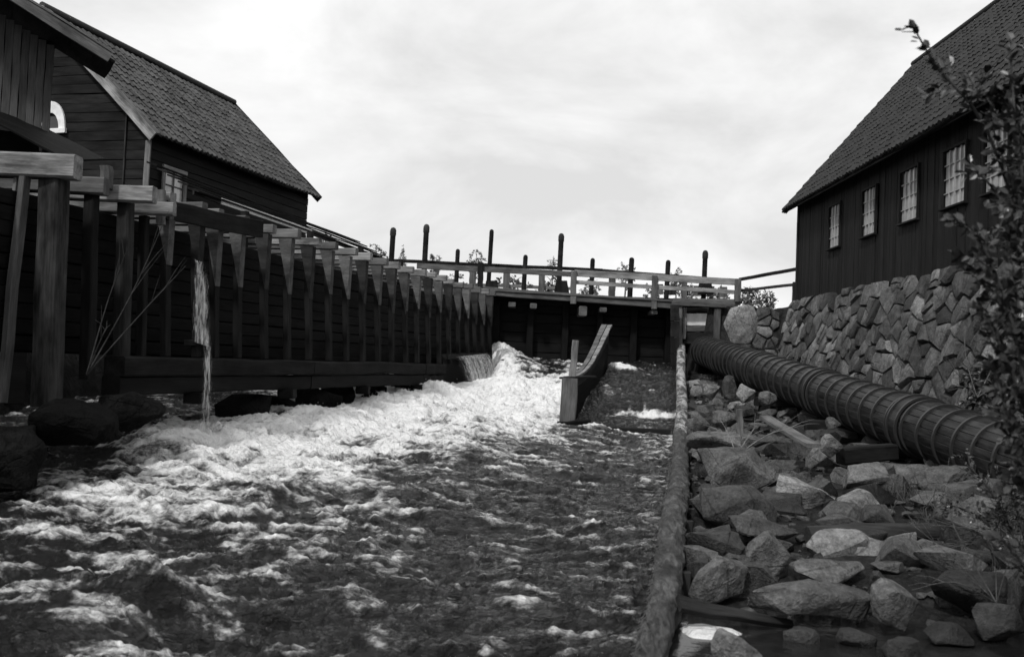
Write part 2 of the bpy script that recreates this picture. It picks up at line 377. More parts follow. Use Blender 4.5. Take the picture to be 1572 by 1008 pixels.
# drops thrown up along the white water
rs2 = np.random.RandomState(4); sel = np.argwhere((Fm > .8) & (WY > 14)); sel = sel[rs2.permutation(len(sel))[:2600]]; dv_ = []; df_ = []
for (i, j) in sel:
    up_ = abs(rs2.normal())*.045; r0 = rs2.uniform(.003, .008)*(1 if WY[i, j] < 22 else 1.4); c = np.array([WX[i, j]+rs2.normal()*.04, WY[i, j]+rs2.normal()*.04, H[i, j]+up_]); b = len(dv_)
    dv_ += [c+np.array(q)*r0 for q in ((1, 0, 0), (-1, 0, 0), (0, 1, 0), (0, -1, 0), (0, 0, 1.4), (0, 0, -1.4))]
    df_ += [(b, b+2, b+4), (b+2, b+1, b+4), (b+1, b+3, b+4), (b+3, b, b+4), (b+2, b, b+5), (b+1, b+2, b+5), (b+3, b+1, b+5), (b, b+3, b+5)]
spm = mesh('spray', dv_, df_, True); fattr(spm, 'foam', [1.2]*len(dv_)); tag(link('spray', spm, 'water'), 'drops of spray thrown up over the white water', 'spray', None, 'stuff')

# mill pond upstream
px_, py_ = np.meshgrid(np.linspace(-26, 10.5, 60), np.linspace(37.3, 97, 60))
tag(link('mill_pond', gridmesh('mill_pond', px_, py_, px_*0+1.55), 'still_water'), kind='structure')
# dark pool among the rocks in the right foreground
px_, py_ = np.meshgrid(np.linspace(0, 1, 50), np.linspace(4.5, 9.4, 40)); px_ = logX(py_)+.12+px_*(8.3-logX(py_))
tag(link('rock_pool', gridmesh('rock_pool', px_, py_, -2.22+.006*fbm(px_*2, py_*3, 2, 6)), 'still_water'), kind='structure')

# ------------------------------------------------------------------ falling water
def sheet(name, top, width_dir, wid, out, drop, label, nz=40, nx=44, fo=.55, ragged=.06, seed=0, wid1=None):
    top = Vector(top); wd = Vector(width_dir).normalized(); out = Vector(out); s = np.linspace(-.5, .5, nx)[None, :]; t = np.linspace(0, 1, nz)[:, None]
    w = wid+((wid1 or wid)-wid)*t
    k = ragged*fbm(s*wid*7+seed, t*1.4, 3, 40+seed); tt = t*np.ones_like(s); ss = s*w
    X = top.x+wd.x*ss+out.x*(np.sqrt(tt)*.8+.2*tt)+k*out.x/out.length; Y = top.y+wd.y*ss+out.y*(np.sqrt(tt)*.8+.2*tt)+k*out.y/out.length
    Z = top.z+wd.z*ss-drop*tt**1.25+(ragged*.5*fbm(s*wid*5, tt*0, 2, 50+seed))*(1-tt)
    me = gridmesh(name, X, Y, Z); edge = 1-1.15*np.clip(np.abs(s)*2, 0, 1)**(4 if wid > 1 else 2.2)
    fattr(me, 'foam', fo*edge+.12*tt+.35*fbm(s*wid*6+3, tt*.8, 3, 60+seed)); return tag(link(name, me, 'falling_water'), label, 'waterfall', None, 'stuff')
sheet('water_stream', P(303, 399, 16.0), (.9, .45, -.25), .13, (.17, -.08, 0), 1.38, 'narrow stream of water leaking from the side of the flume', fo=.5, nx=24, seed=5, wid1=.40, ragged=.1)
sheet('water_stream', P(318, 524, 15.95), (.9, .45, 0), .17, (.06, -.02, 0), 1.6, 'thin lower thread of water running off the ledge below the leaking stream', fo=.5, nx=16, seed=8, wid1=.26)

# ------------------------------------------------------------------ timber flume on the left
FLD = Vector((.2487, 1, 0)).normalized(); FLN = Vector((FLD.y, -FLD.x, 0))      # along, and outwards over the river
def FL(Y, out, z): p = Vector((flX(Y), Y, 0))+FLN*out; return Vector((p.x, p.y, z))
fl = thing('timber_flume', FL(14, -.4, -.8), 'long dark timber flume with a row of props and pale crossbeam ends', 'flume')
zt = 1.98
for i in range(10):                                       # side planks, outer wall
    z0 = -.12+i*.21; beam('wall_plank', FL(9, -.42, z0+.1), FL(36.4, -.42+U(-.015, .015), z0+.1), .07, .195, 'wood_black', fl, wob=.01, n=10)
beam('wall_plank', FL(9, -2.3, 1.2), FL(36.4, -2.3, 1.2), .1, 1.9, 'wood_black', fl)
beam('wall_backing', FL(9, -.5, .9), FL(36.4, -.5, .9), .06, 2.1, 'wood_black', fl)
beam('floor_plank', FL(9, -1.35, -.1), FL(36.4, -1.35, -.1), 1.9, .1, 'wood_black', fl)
for z, w, m in ((-.3, .34, 'wood_sill'), (-.592, .30, 'wood_black')): # two sills
    for a, b in ((14.2, 20.3), (20.34, 27.2), (27.24, 29.0)): beam('sill_beam', FL(a, .12+(z+.3)*.15, z), FL(b, .12+(z+.3)*.15, z), w, .29, m, fl, wob=.02, n=6)
YS = [15.35, 16.2, 16.75]+[17.5+.93*k for k in range(19)]
for k, Y in enumerate(YS):
    cz = 2.34+U(-.03, .03); ln = U(.02, .14) if Y > 17 else U(-.02, .05); cm = RND.choice(['wood_pale', 'wood_pale', 'wood_bright', 'wood_grey'])
    tw = U(-.03, .03)
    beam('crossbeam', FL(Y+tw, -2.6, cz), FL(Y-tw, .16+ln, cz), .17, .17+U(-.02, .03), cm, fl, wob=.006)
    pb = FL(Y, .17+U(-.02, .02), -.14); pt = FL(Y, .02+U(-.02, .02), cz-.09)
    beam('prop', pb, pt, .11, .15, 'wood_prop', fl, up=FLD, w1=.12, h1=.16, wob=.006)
    # tapered cleat at the head of the prop
    q0 = FL(Y-.085, -.12, cz-.10); q1 = FL(Y-.085, .17, cz-.10); q2 = FL(Y-.085, .15, cz-.10-U(.85, 1.15)); d = FLD*.16
    vs = [q0, q1, q2, q0+d, q1+d, q2+d]; o = vs[0].copy(); vs = [v-o for v in vs]
    link('cleat', mesh('cleat', vs, [(0, 2, 1), (3, 4, 5), (0, 1, 4, 3), (1, 2, 5, 4), (2, 0, 3, 5)]), ('cleat', 'wood_dim', 'cleat', 'wood_grey', 'wood_dim')[k % 5], fl, Matrix.Translation(o))
    if k % 4 == 1: beam('foot_block', FL(Y, .2, -.9), FL(Y, .2, -.72), .3, .4, 'wood_black', fl)
# near, heavier bents
for (Y, w, cb, zc, xr, m) in ((13.0, .32, .32, 2.33, .18, 'wood_post'), (13.75, .17, .24, 2.22, .05, 'wood_prop'), (14.5, .2, .24, 2.24, .30, 'wood_dim'), (14.95, .13, .2, 2.1, .34, 'wood_prop')):
    p0 = FL(Y, -3.4, zc); p1 = FL(Y, xr+.12, zc); p0.y = p1.y-.05
    beam('crossbeam', p0, p1, cb*.9, cb, 'wood_bright' if Y != 13.75 else 'wood_grey', fl, wob=.01)
    beam('prop', FL(Y, .02, -.85 if Y < 13.5 else -.5), FL(Y, -.06, zc-cb/2), w, w*.9, m, fl, up=FLD, wob=.008)
beam('prop', FL(12.55, -.28, -.8), FL(12.75, -.30, 2.16), .09, .14, 'wood_grey', fl, up=FLD)
beam('prop', FL(12.7, -.46, -.2), FL(12.8, -.46, 2.16), .05, .1, 'wood_pale', fl, up=FLD)
beam('prop', FL(12.6, -.75, -1.0), FL(12.4, -1.25, 1.7), .34, .2, 'wood_dim', fl, up=FLD)
beam('brace_plank', P(253, 322, 15.2), P(401, 352, 17.6), .09, .30, 'wood_dark', fl)
beam('upright_stub', P(247, 345, 15.1), P(247, 292, 15.1), .12, .12, 'wood_grey', fl, up=(0, 1, 0))
beam('upright_stub', P(163, 290, 14.2), P(163, 255, 14.2), .15, .15, 'wood_grey', fl, up=(0, 1, 0))
# sloping board cover on the far side of the flume
cvA, cvB = P(297, 291, 19), P(592, 397, 29.2)
for j in range(5):
    off = -FLN*(.24*j); dz = .13*j
    beam('cover_board', cvA+off+Vector((0, 0, dz)), cvB+off+Vector((0, 0, dz)), .25, .035, 'wood_dark', fl, up=Vector((.3, 0, 1)), n=6)
beam('cover_edge', P(340, 309, 19.9), P(478, 357, 24.0), .04, .13, 'pale_board', fl)
beam('cover_edge', P(297, 294, 19), P(338, 309, 19.85), .04, .12, 'wood_dim', fl)
beam('cover_edge', P(480, 358, 24.05), P(592, 400, 29.2), .04, .12, 'wood_dim', fl)
for Y in (20, 23, 26, 29): beam('cover_post', FL(Y, -1.3, .0), FL(Y, -1.3, 2.9), .14, .14, 'wood_dark', fl, up=FLD)
beam('drip_ledge', P(287, 526, 16.2), P(316, 526, 16.2), .3, .1, 'wood_dark', fl)
beam('spill_ledge', FL(29.2, .0, .06), FL(33.9, .0, .2), .5, .14, 'wood_dark', fl)
beam('spill_wall', FL(29.1, .05, -.6), FL(34.5, .05, -.5), .2, 1.3, 'wood_black', fl)

sheet('waterfall', FL(31.5, .30, .16), FLD+Vector((0, 0, .045)), 4.3, FLN*.55, 1.3, 'white curtain of water dropping off the sill below the flume end', fo=.62, seed=2, nx=120)
# ------------------------------------------------------------------ houses
def tiles(name, o, u, v, L, H, tw, th, mat, parent, depth=.045, lip=.03, jit=.011, flatp=False):
    """overlapping roof tiles from the eave corner o, u along the eave, v up the slope"""
    u = Vector(u).normalized(); v = Vector(v).normalized(); n = u.cross(v)
    if n.z < 0: n = -n
    vs = []; fs = []; tone = []; nc = int(L/tw); nr = int(H/th)
    prof = [(0, 0), (.22, .9), (.45, .55), (.72, -.15), (1, 0)] if not flatp else [(0, 0), (.03, .5), (.5, .6), (.97, .5), (1, 0)]
    for r in range(nr):
        for c in range(nc):
            b = len(vs); j1 = U(-jit, jit); j2 = U(-jit, jit); tn = RND.random(); dj = U(-.02, .02)
            for (e, hh) in ((0, lip), (1.12, 0)):
                for (s, z) in prof:
                    vs.append(Vector(o)+u*((c+s)*tw+j1)+v*((r+e)*th+dj)+n*(z*depth+hh+.02+j2))
            for (s, z) in prof: vs.append(Vector(o)+u*((c+s)*tw+j1)+v*(r*th+.004+dj)+n*(z*depth-.01+j2))
            for k in range(4):
                fs.append((b+k, b+k+1, b+k+6, b+k+5)); fs.append((b+10+k, b+11+k, b+k+1, b+k)); tone += [tn, tn*.6]
    oo = Vector(o); me = mesh(name, [p-oo for p in vs], fs); fattr(me, 'tone', tone, 'FACE')
    return tag(link(name, me, mat, parent, Matrix.Translation(oo)), kind='stuff')

# --- the mill behind the flume
md = Vector((2.39, 9.0, 0)).normalized(); mn = Vector((-md.y, md.x, 0))
EAVE = Vector((-9.07, 24.0, 5.27)); mL = 9.31; mW = 3.5; mRise = 3.33; ov = .32
mill = thing('mill_building', EAVE+mn*mW+Vector((0, 0, -5.2)), 'dark boarded mill with a tiled roof and white verge board behind the flume', 'building')
def MP(a, b, z): p = EAVE+md*a+mn*b; return Vector((p.x, p.y, z))
sl = mRise/mW
def rz(b): return 5.27+sl*(b if b < mW else 2*mW-b)
W0, W1 = .34, 2*mW-.34; A0, A1 = .3, mL-.3
z = 1.0
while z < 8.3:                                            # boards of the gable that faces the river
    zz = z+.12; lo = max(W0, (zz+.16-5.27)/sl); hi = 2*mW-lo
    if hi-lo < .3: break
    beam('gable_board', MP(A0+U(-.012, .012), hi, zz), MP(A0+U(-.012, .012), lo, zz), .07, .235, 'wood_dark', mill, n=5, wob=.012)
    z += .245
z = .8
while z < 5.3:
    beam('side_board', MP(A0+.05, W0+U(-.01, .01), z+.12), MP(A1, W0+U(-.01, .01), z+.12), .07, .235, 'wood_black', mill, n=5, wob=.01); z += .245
beam('rear_wall', MP(A1, W0+.1, 3.0), MP(A1, W1, 3.0), .1, 4.6, 'wood_black', mill); beam('far_wall', MP(A0, W1, 3.0), MP(A1, W1, 3.0), .1, 4.6, 'wood_black', mill)
gv = [MP(A1-.05, W0, 5.2), MP(A1-.05, W1, 5.2), MP(A1-.05, mW, 8.35)]; g0 = gv[0].copy()
link('rear_gable', mesh('rear_gable', [v-g0 for v in gv]+[v-g0-md*.1 for v in gv], [(0, 1, 2), (5, 4, 3), (0, 3, 4, 1), (1, 4, 5, 2), (2, 5, 3, 0)]), 'wood_black', mill, Matrix.Translation(g0))
for b in (W0-.06, W0+.62):
    beam('corner_board', MP(A0-.07, b, 1.2), MP(A0-.07, b, 5.15 if b < .5 else rz(b)-.3), .045, .15 if b < .5 else .04, 'wood_pale' if b < .5 else 'wood_dim', mill, up=mn)
slope_v = (mn*mW+Vector((0, 0, mRise)))
for side in (0, 1):
    e0 = MP(0, 0, 5.27) if side == 0 else MP(0, 2*mW, 5.27); vv = slope_v if side == 0 else (-mn*mW+Vector((0, 0, mRise)))
    mid = e0+vv*.5; nn = md.cross(vv).normalized(); nn = nn if nn.z > 0 else -nn
    beam('roof_deck', mid-nn*.03, mid+md*mL-nn*.03, vv.length-.02, .05, 'wood_black', mill, up=nn)
    beam('verge_board', e0-nn*.06-md*.02-vv.normalized()*.08, e0+vv-nn*.06-md*.02, .05, .24, 'wood_bright' if side == 0 else 'wood_pale', mill, up=nn, n=6)
    beam('verge_cap', e0+nn*.05+md*.12-vv.normalized()*.05, e0+vv+nn*.05+md*.12, .26, .04, 'wood_grey', mill, up=nn, n=6)
    beam('verge_board', e0-nn*.06+md*(mL+.03), e0+vv-nn*.06+md*(mL+.03), .05, .24, 'wood_dim', mill, up=nn, n=6)
    tiles('roof_tiles', e0-vv.normalized()*.05+md*.1, md, vv, mL-.1, vv.length, .235, .33, 'tile', mill)
pole('ridge_cap', [MP(a, mW, 5.27+mRise+.06) for a in np.linspace(0, mL+.05, 8)], [.1]*8, 'tile', mill, 8)
# half-round window high in the gable
hw = MP(A0-.06, 0, 0); cx_ = 3.22; hz = 5.50; vs = []; fs = []
for k in range(15):
    t = math.pi*k/14
    for r in (.62, .36): vs.append(MP(A0-.09, cx_-math.cos(t)*r*.72, hz+math.sin(t)*r*1.15))
ho = vs[0].copy(); nv = len(vs); vs2 = [v-ho for v in vs]+[v-ho+md*.06 for v in vs]
for k in range(14):
    a = 2*k; fs += [(a, a+1, a+3, a+2), (a+nv, a+2+nv, a+3+nv, a+1+nv), (a, a+2, a+2+nv, a+nv), (a+1, a+1+nv, a+3+nv, a+3)]
aw = link('window', mesh('window', vs2, fs), 'white_paint', mill, Matrix.Translation(ho))
beam('window_sill', MP(A0-.1, cx_+.5, hz-.06), MP(A0-.1, cx_-.5, hz-.06), .08, .13, 'white_paint', aw)
beam('pane', MP(A0-.055, cx_+.3, hz+.16), MP(A0-.055, cx_-.3, hz+.16), .02, .34, 'glass_dark', aw)
# small shuttered window in the long wall
def window(parent, c, along, nrm, w, h, cols, rows_, fm, pm, fw_=.07, mull=None, bar='grey_paint', out=.04):
    along = Vector(along).normalized(); nrm = Vector(nrm).normalized(); c = Vector(c); Zv = Vector((0, 0, 1))
    wf = beam('window', c-along*(w/2+fw_)+Zv*(h/2+fw_/2)+nrm*out, c+along*(w/2+fw_)+Zv*(h/2+fw_/2)+nrm*out, .06, fw_, fm, parent, wob=.002)
    beam('sill', c-along*(w/2+fw_+.03)-Zv*(h/2+fw_/2)+nrm*(out+.02), c+along*(w/2+fw_+.03)-Zv*(h/2+fw_/2)+nrm*(out+.02), .1, fw_*.8, fm, wf, wob=.002)
    for s in (-1, 1): beam('jamb', c+along*s*(w/2+fw_/2)-Zv*h/2+nrm*out, c+along*s*(w/2+fw_/2)+Zv*h/2+nrm*out, .06, fw_, fm, wf, up=along, wob=.002)
    cw = w/cols; rh = h/rows_; pw = Vector((0, 0, 0))
    mp, _ = orient(c-along*cw/2, c+along*cw/2)
    pane = None
    for i in range(cols):
        for j in range(rows_):
            a = c+along*(-w/2+i*cw)+Zv*(-h/2+(j+.5)*rh)-nrm*U(.012, .02)
            pane = beam('pane', a+along*.008, a+along*(cw-.008), .012, rh-.016, pm, wf, wob=0, n=1, cham=.02)
    for i in range(1, cols):
        th = mull if (mull and i == cols//2) else .028
        beam('muntin', c+along*(-w/2+i*cw)-Zv*h/2+nrm*.012, c+along*(-w/2+i*cw)+Zv*h/2+nrm*.012, .04, th, bar, wf, up=along, wob=0, n=1)
    for j in range(1, rows_):
        beam('muntin', c-along*w/2+Zv*(-h/2+j*rh)+nrm*.01, c+along*w/2+Zv*(-h/2+j*rh)+nrm*.01, .03, .026, bar, wf, wob=0, n=1)
    return wf
window(mill, MP(1.35, W0-.06, 4.0), md, -mn, .85, 1.15, 2, 3, 'wood_pale', 'glass_bright', .10, bar='wood_grey')

# --- shed at the left edge: jettied plank gable, turned away from the river
sd_ = Vector((-.5, .866, 0)); sn = Vector((-.866, -.5, 0))
ST = P(160, 84, 18.0)                                    # tip of the eave
shed = thing('plank_shed', ST+sn*2+Vector((0, 0, -6.3)), 'grey vertical plank shed with a wide roof overhang at the left edge', 'shed')
def SP(a, b, z): p = ST+sd_*a+sn*b; return Vector((p.x, p.y, z))
ssl = .47
for j in range(9): beam('roof_board', SP(-.02, .34*j, ST.z+ssl*.34*j-.02)+Vector((0, 0, .0)), SP(1.25 if j < 3 else 4.2, .34*j, ST.z+ssl*.34*j-.02), .42, .05, 'wood_dark', shed, up=Vector((sn.x*-ssl, sn.y*-ssl, 1)))
beam('verge_board', SP(-.06, -.1, ST.z-.05+.0), SP(-.06, 3.2, ST.z+ssl*3.3-.05), .05, .2, 'wood_grey', shed)
beam('verge_cap', SP(.05, -.12, ST.z+.06), SP(.05, 3.2, ST.z+ssl*3.3+.06), .3, .04, 'wood_pale', shed)
for j in range(17):
    b = .84+.14*j; zb = 3.92+.05*j; zt_ = ST.z+ssl*b-.12
    beam('wall_plank', SP(1.0+U(-.012, .012), b, zb), SP(1.0+U(-.012, .012), b, zt_), .04, .132, 'wood_shed', shed, up=sn)
beam('wall_backing', SP(1.06, .84, 4.95), SP(1.06, 3.2, 5.15), .04, 1.6, 'wood_black', shed)
beam('corner_post', SP(1.1, .82, 1.6), SP(1.1, .82, ST.z+.3), .12, .12, 'wood_dim', shed, up=sn)
# lean-to roof below the jetty
for j in range(7): beam('lower_roof_board', P(-60, 158, 17.3)+Vector((0, .2*j, .045*j)), P(112, 247, 17.3)+Vector((0, .2*j, .045*j)), .21, .04, 'wood_black', shed, up=Vector((-.4, -.2, 1)))
beam('lower_wall', SP(1.5, .9, 1.4), SP(1.5, 5, 1.4), .1, 5.2, 'wood_black', shed)

# --- boarded building on the stone wall at the right
BX = 9.86; BY0, BY1 = 11.5, 34.0; BZ0, BZ1 = 2.5, 6.3; RXr = 13.85; RZr = 11.1; EXr = 9.38; EZr = 5.74
bd = thing('boarded_building', (13.8, 22, 2.45), 'long dark boarded building with white paned windows on the stone wall', 'building')
wins = [(30.0, 1.0), (27.1, 1.0), (24.35, 1.05), (21.85, 1.1), (19.95, 1.0), (17.3, 1.0), (14.6, 1.0)]; WZ = 4.58; WH = 1.3
full = None; Yb = BY0; bwid = .205
while Yb < BY1-.05:
    yc = Yb+bwid/2; hit = [w for w in wins if abs(w[0]-yc) < w[1]/2+.05]
    spans = [(BZ0-.06, BZ1)] if not hit else [(BZ0-.06, WZ-WH/2-.05), (WZ+WH/2+.05, BZ1)]
    for (a, b) in spans:
        xo = U(-.008, .008); beam('wall_board', (BX+xo, yc, a+U(-.03, .01)), (BX+xo, yc, b), .03, bwid-.012, 'board_dark', bd, up=(0, 1, 0), n=2, wob=.003)
    Yb += bwid
beam('wall_core', (BX+.09, BY0, (BZ0+BZ1)/2), (BX+.09, BY1, (BZ0+BZ1)/2), .08, BZ1-BZ0, 'wood_black', bd)
beam('gable_wall', (BX+.06, BY1, 4.4), (2*RXr-BX, BY1, 4.4), .1, 3.9, 'board_dark', bd)
beam('gable_wall', (BX+.06, BY0, 4.4), (2*RXr-BX, BY0, 4.4), .1, 3.9, 'board_dark', bd)
beam('rear_wall', (2*RXr-BX, BY0, 4.4), (2*RXr-BX, BY1, 4.4), .1, 3.9, 'board_dark', bd)
for yy in (BY0, BY1):
    vs = [(0, -.05, 0), (2*(RXr-BX), -.05, 0), (RXr-BX, -.05, 4.6), (0, .05, 0), (2*(RXr-BX), .05, 0), (RXr-BX, .05, 4.6)]
    link('gable_peak', mesh('gable_peak', vs, [(0, 1, 2), (5, 4, 3), (0, 3, 4, 1), (1, 4, 5, 2), (2, 5, 3, 0)]), 'board_dark', bd, Matrix.Translation((BX, yy, 6.35)))
beam('corner_board', (BX-.03, BY1-.06, 2.42), (BX-.03, BY1-.06, 6.0), .05, .17, 'board_dark', bd, up=(0, 1, 0))
for (wy_, ww) in wins: window(bd, (BX-.02, wy_, WZ), (0, 1, 0), (-1, 0, 0), ww, WH, 4, 4, 'board_dark', 'glass_bright', .06, mull=.07, bar='grey_paint')
for side in (0, 1):
    e0 = Vector((EXr, BY0-.4, EZr)) if side == 0 else Vector((2*RXr-EXr, BY0-.4, EZr)); vv = Vector((RXr-EXr, 0, RZr-EZr)) if side == 0 else Vector((EXr-RXr, 0, RZr-EZr))
    nn = Vector((0, 1, 0)).cross(vv).normalized(); nn = nn if nn.z > 0 else -nn; RL = BY1-BY0+.75
    beam('roof_deck', e0+vv*.5-nn*.04, e0+vv*.5-nn*.04+Vector((0, RL, 0)), vv.length-.02, .06, 'wood_black', bd, up=nn)
    beam('verge_board', e0-nn*.08+Vector((0, RL+.02, 0)), e0+vv-nn*.08+Vector((0, RL+.02, 0)), .05, .2, 'wood_dark', bd, up=nn)
    if side == 0: tiles('roof_tiles', e0-vv.normalized()*.06, (0, 1, 0), vv, RL, vv.length+.05, .26, .36, 'shingle', bd, depth=.04)
    else: beam('roof_cover', e0+vv*.5+nn*.01, e0+vv*.5+nn*.01+Vector((0, RL, 0)), vv.length, .04, 'shingle', bd, up=nn)
pole('ridge_cap', [(RXr, BY0-.4+RL*i/8, RZr+.05) for i in range(9)], [.1]*9, 'shingle', bd, 8)
beam('eave_board', (EXr+.06, BY0-.4, EZr-.04), (EXr+.06, BY0-.4+RL, EZr-.04), .04, .14, 'wood_dark', bd)

# ------------------------------------------------------------------ stone walls
def clip(poly, a, b):
    """keep the side of poly nearer to a than to b"""
    m = ((a[0]+b[0])/2, (a[1]+b[1])/2); n = (b[0]-a[0], b[1]-a[1]); out = []
    for i in range(len(poly)):
        p, q = poly[i], poly[(i+1) % len(poly)]
        dp = (p[0]-m[0])*n[0]+(p[1]-m[1])*n[1]; dq = (q[0]-m[0])*n[0]+(q[1]-m[1])*n[1]
        if dp <= 0: out.append(p)
        if dp*dq < 0:
            t = dp/(dp-dq); out.append((p[0]+(q[0]-p[0])*t, p[1]+(q[1]-p[1])*t))
    return out
def masonry(parent, s0, s1, t0, t1, cw, chh, place, nrm, mats, asp=1.0, gap=.022, skip=None, bulge=(.02, .085)):
    seeds = []; nr = int((t1-t0)/chh); cnt = 0
    for r in range(-1, nr+1):
        n = int((s1-s0)/cw)
        for c in range(-1, n+1): 
            if RND.random() > .2: seeds.append((s0+(c+.5+(r % 2)*.5+U(-.55, .55))*cw, t0+(r+.5+U(-.55, .55))*chh))
    for q in [a for a in seeds if RND.random() < .22]: seeds.append((q[0]+cw*U(-.5, .5), q[1]+chh*U(-.5, .5)))
    sc = asp
    for i, a in enumerate(seeds):
        if not (s0 <= a[0] <= s1 and t0 <= a[1] <= t1): continue
        poly = [(s0, t0), (s1, t0), (s1, t1), (s0, t1)]
        for j, b in enumerate(seeds):
            if i != j and abs(a[0]-b[0]) < 3*cw and abs(a[1]-b[1]) < 3*chh: poly = clip(poly, a, b)
            if len(poly) < 3: break
        if len(poly) < 3: continue
        cx = sum(p[0] for p in poly)/len(poly); cy = sum(p[1] for p in poly)/len(poly)
        if skip and skip(cx, cy): continue
        # drop tiny edges
        pp = [p for k, p in enumerate(poly) if math.dist(p, poly[k-1]) > .05]
        if len(pp) < 3: continue
        ctr = place(cx, cy); nn = nrm; b = U(*bulge); vs = []; fs = []; k = len(pp); tx, ty = U(-.07, .07), U(-.12, .04)
        fi = U(.66, .82)
        for (f, d, j) in ((1.0, -.22, 0), (1.0, -.03, .0), (.95, b*.62, .03), (fi, b, .05)):
            for p in pp:
                dx, dy = p[0]-cx, p[1]-cy; l = math.hypot(dx, dy); g = max(.25, (l*f-(gap*1.3))/l)
                q = place(cx+dx*g+U(-j, j)*.3, cy+dy*g+U(-j, j)*.3)
                vs.append(q-ctr+nn*(d+(tx*dx+ty*dy if d > 0 else 0)+U(-j, j)*.4))
        vs.append(nn*(b*U(.95, 1.2)))
        for q in range(3):
            for e in range(k): f = (e+1) % k; fs.append((q*k+e, q*k+f, (q+1)*k+f, (q+1)*k+e))
        for e in range(k): fs.append((3*k+e, 3*k+(e+1) % k, 4*k))
        bm = bmesh.new(); bv = [bm.verts.new(v) for v in vs]
        for f in fs: bm.faces.new([bv[x] for x in f])
        link('stone', bmmesh('stone', bm, 42), RND.choice(mats), parent, Matrix.Translation(ctr)); cnt += 1
    return cnt
rw = thing('retaining_wall', (9.2, 24, -1.6), 'rough granite rubble wall carrying the boarded building beside the pipe', 'wall')
def rwp(s, t): return Vector((9.02+(t+1.2)/3.7*.72, s, t))
cnt = masonry(rw, 14.5, 34.3, -.75, 2.56, .64, .35, rwp, Vector((-.98, 0, .19)), ['wall_stone', 'wall_stone', 'granite', 'wall_stone', 'granite', 'granite_pale', 'granite_dark'], bulge=(.02, .12))
vs = [(9.12, 8, -2.6), (9.12, 34.3, -2.6), (9.85, 34.3, 2.5), (9.85, 8, 2.5), (10.4, 8, -2.6), (10.4, 34.3, -2.6), (10.4, 34.3, 2.5), (10.4, 8, 2.5)]
link('wall_core', mesh('wall_core', [Vector(v)-Vector((9.2, 24, 0)) for v in vs], [(0, 3, 2, 1), (4, 5, 6, 7), (0, 1, 5, 4), (1, 2, 6, 5), (2, 3, 7, 6), (3, 0, 4, 7)]), 'soil', rw, Matrix.Translation((9.2, 24, 0)))
ab = thing('abutment_wall', (8.4, 34.8, -.6), 'low stone wall with one big pale boulder beside the intake gate', 'wall')
def abp(s, t): return Vector((s, 34.62+(t)*.03, t))
masonry(ab, 7.45, 9.5, -.5, 2.35, .52, .24, abp, Vector((0, -1, .05)), ['granite', 'granite_pale', 'wall_stone'], skip=lambda s, t: 7.2 < s < 8.55 and 1.05 < t < 2.35)
boxm('wall_core', Matrix.Translation((8.2, 35.3, 0)), -.75, 2.2, -.5, .8, -1, 2.25, 'soil', ab)

# ------------------------------------------------------------------ rocks
def rockmesh(seed, sx, sy, sz, box=.55, npts=18, rough=.03, sub=2, flat_top=0):
    r = random.Random(seed); bm = bmesh.new()
    for _ in range(npts):
        v = Vector((r.gauss(0, 1), r.gauss(0, 1), r.gauss(0, 1))).normalized(); m = max(abs(c) for c in v)
        v = v*(1-box)+v/m*box
        if flat_top: v.z = max(-1, min(v.z, 1-flat_top*r.random()*.3))
        bm.verts.new((v.x*sx/2*r.uniform(.85, 1.05), v.y*sy/2*r.uniform(.85, 1.05), v.z*sz/2*r.uniform(.85, 1.05)))
    bmesh.ops.convex_hull(bm, input=bm.verts[:]); 
    for v in [v for v in bm.verts if not v.link_faces]: bm.verts.remove(v)
    if sub:
        bmesh.ops.bevel(bm, geom=bm.edges[:], offset=.018*min(sx, sy, sz)+.006, segments=1, affect='EDGES', clamp_overlap=True)
        bmesh.ops.triangulate(bm, faces=bm.faces[:])
        for _ in range(sub): bmesh.ops.subdivide_edges(bm, edges=[e for e in bm.edges if e.calc_length() > .09], cuts=1, use_grid_fill=True)
        bmesh.ops.triangulate(bm, faces=bm.faces[:]); bm.normal_update()
        s = max(sx, sy)
        for v in bm.verts:
            q = v.co*2.6/s+Vector((seed*3.1, 0, 0)); v.co += v.normal*(rough*s*(mnoise.noise(q)+.5*mnoise.noise(q*2.7)+.25*mnoise.noise(q*6)))
    return bmmesh('rock', bm, 20)
def rock(x0, y0, x1, y1, Y, label, seed, mat='granite', dep=.8, yaw=None, tilt=(0, 0), box=.55, hs=1.0, group=None, name='boulder', flat_top=0, npts=18, rough=.03):
    c = P((x0+x1)/2, (y0+y1)/2, Y); w = (x1-x0)*Y/F*1.06; h = (y1-y0)*Y/F*hs
    me = rockmesh(seed, w, w*dep, h*1.08, box, npts, rough, flat_top=flat_top)
    yaw = yaw if yaw is not None else U(-.25, .25)
    mw = Matrix.Translation(c+Vector((0, w*dep*.35, 0))) @ Matrix.Rotation(yaw, 4, 'Z') @ Matrix.Rotation(tilt[0], 4, 'X') @ Matrix.Rotation(tilt[1], 4, 'Y')
    return tag(link(name, me, mat, None, mw), label, 'rock', group)
rock(1063, 688, 1197, 768, 14, 'large smooth grey boulder beside the log, biggest of the bank', 11, 'granite', .75, 0, (.1, .12), .35)
rock(1080, 752, 1197, 818, 12.4, 'flat topped block directly below the biggest boulder', 12, 'granite', .7, .1, (.15, 0), .75, flat_top=1)
rock(1193, 735, 1288, 790, 13.3, 'pale slab resting right of the biggest boulder', 13, 'granite_pale', .7, -.2, (.2, .1), .7)
rock(1297, 716, 1376, 760, 14.6, 'light angular block below the timber crib of the pipe', 14, 'granite', .7, .2, (.1, -.15), .6)
rock(1293, 756, 1360, 792, 13.0, 'pale low stone in front of the block under the crib', 15, 'granite_pale', .8, 0, (.2, 0), .5)
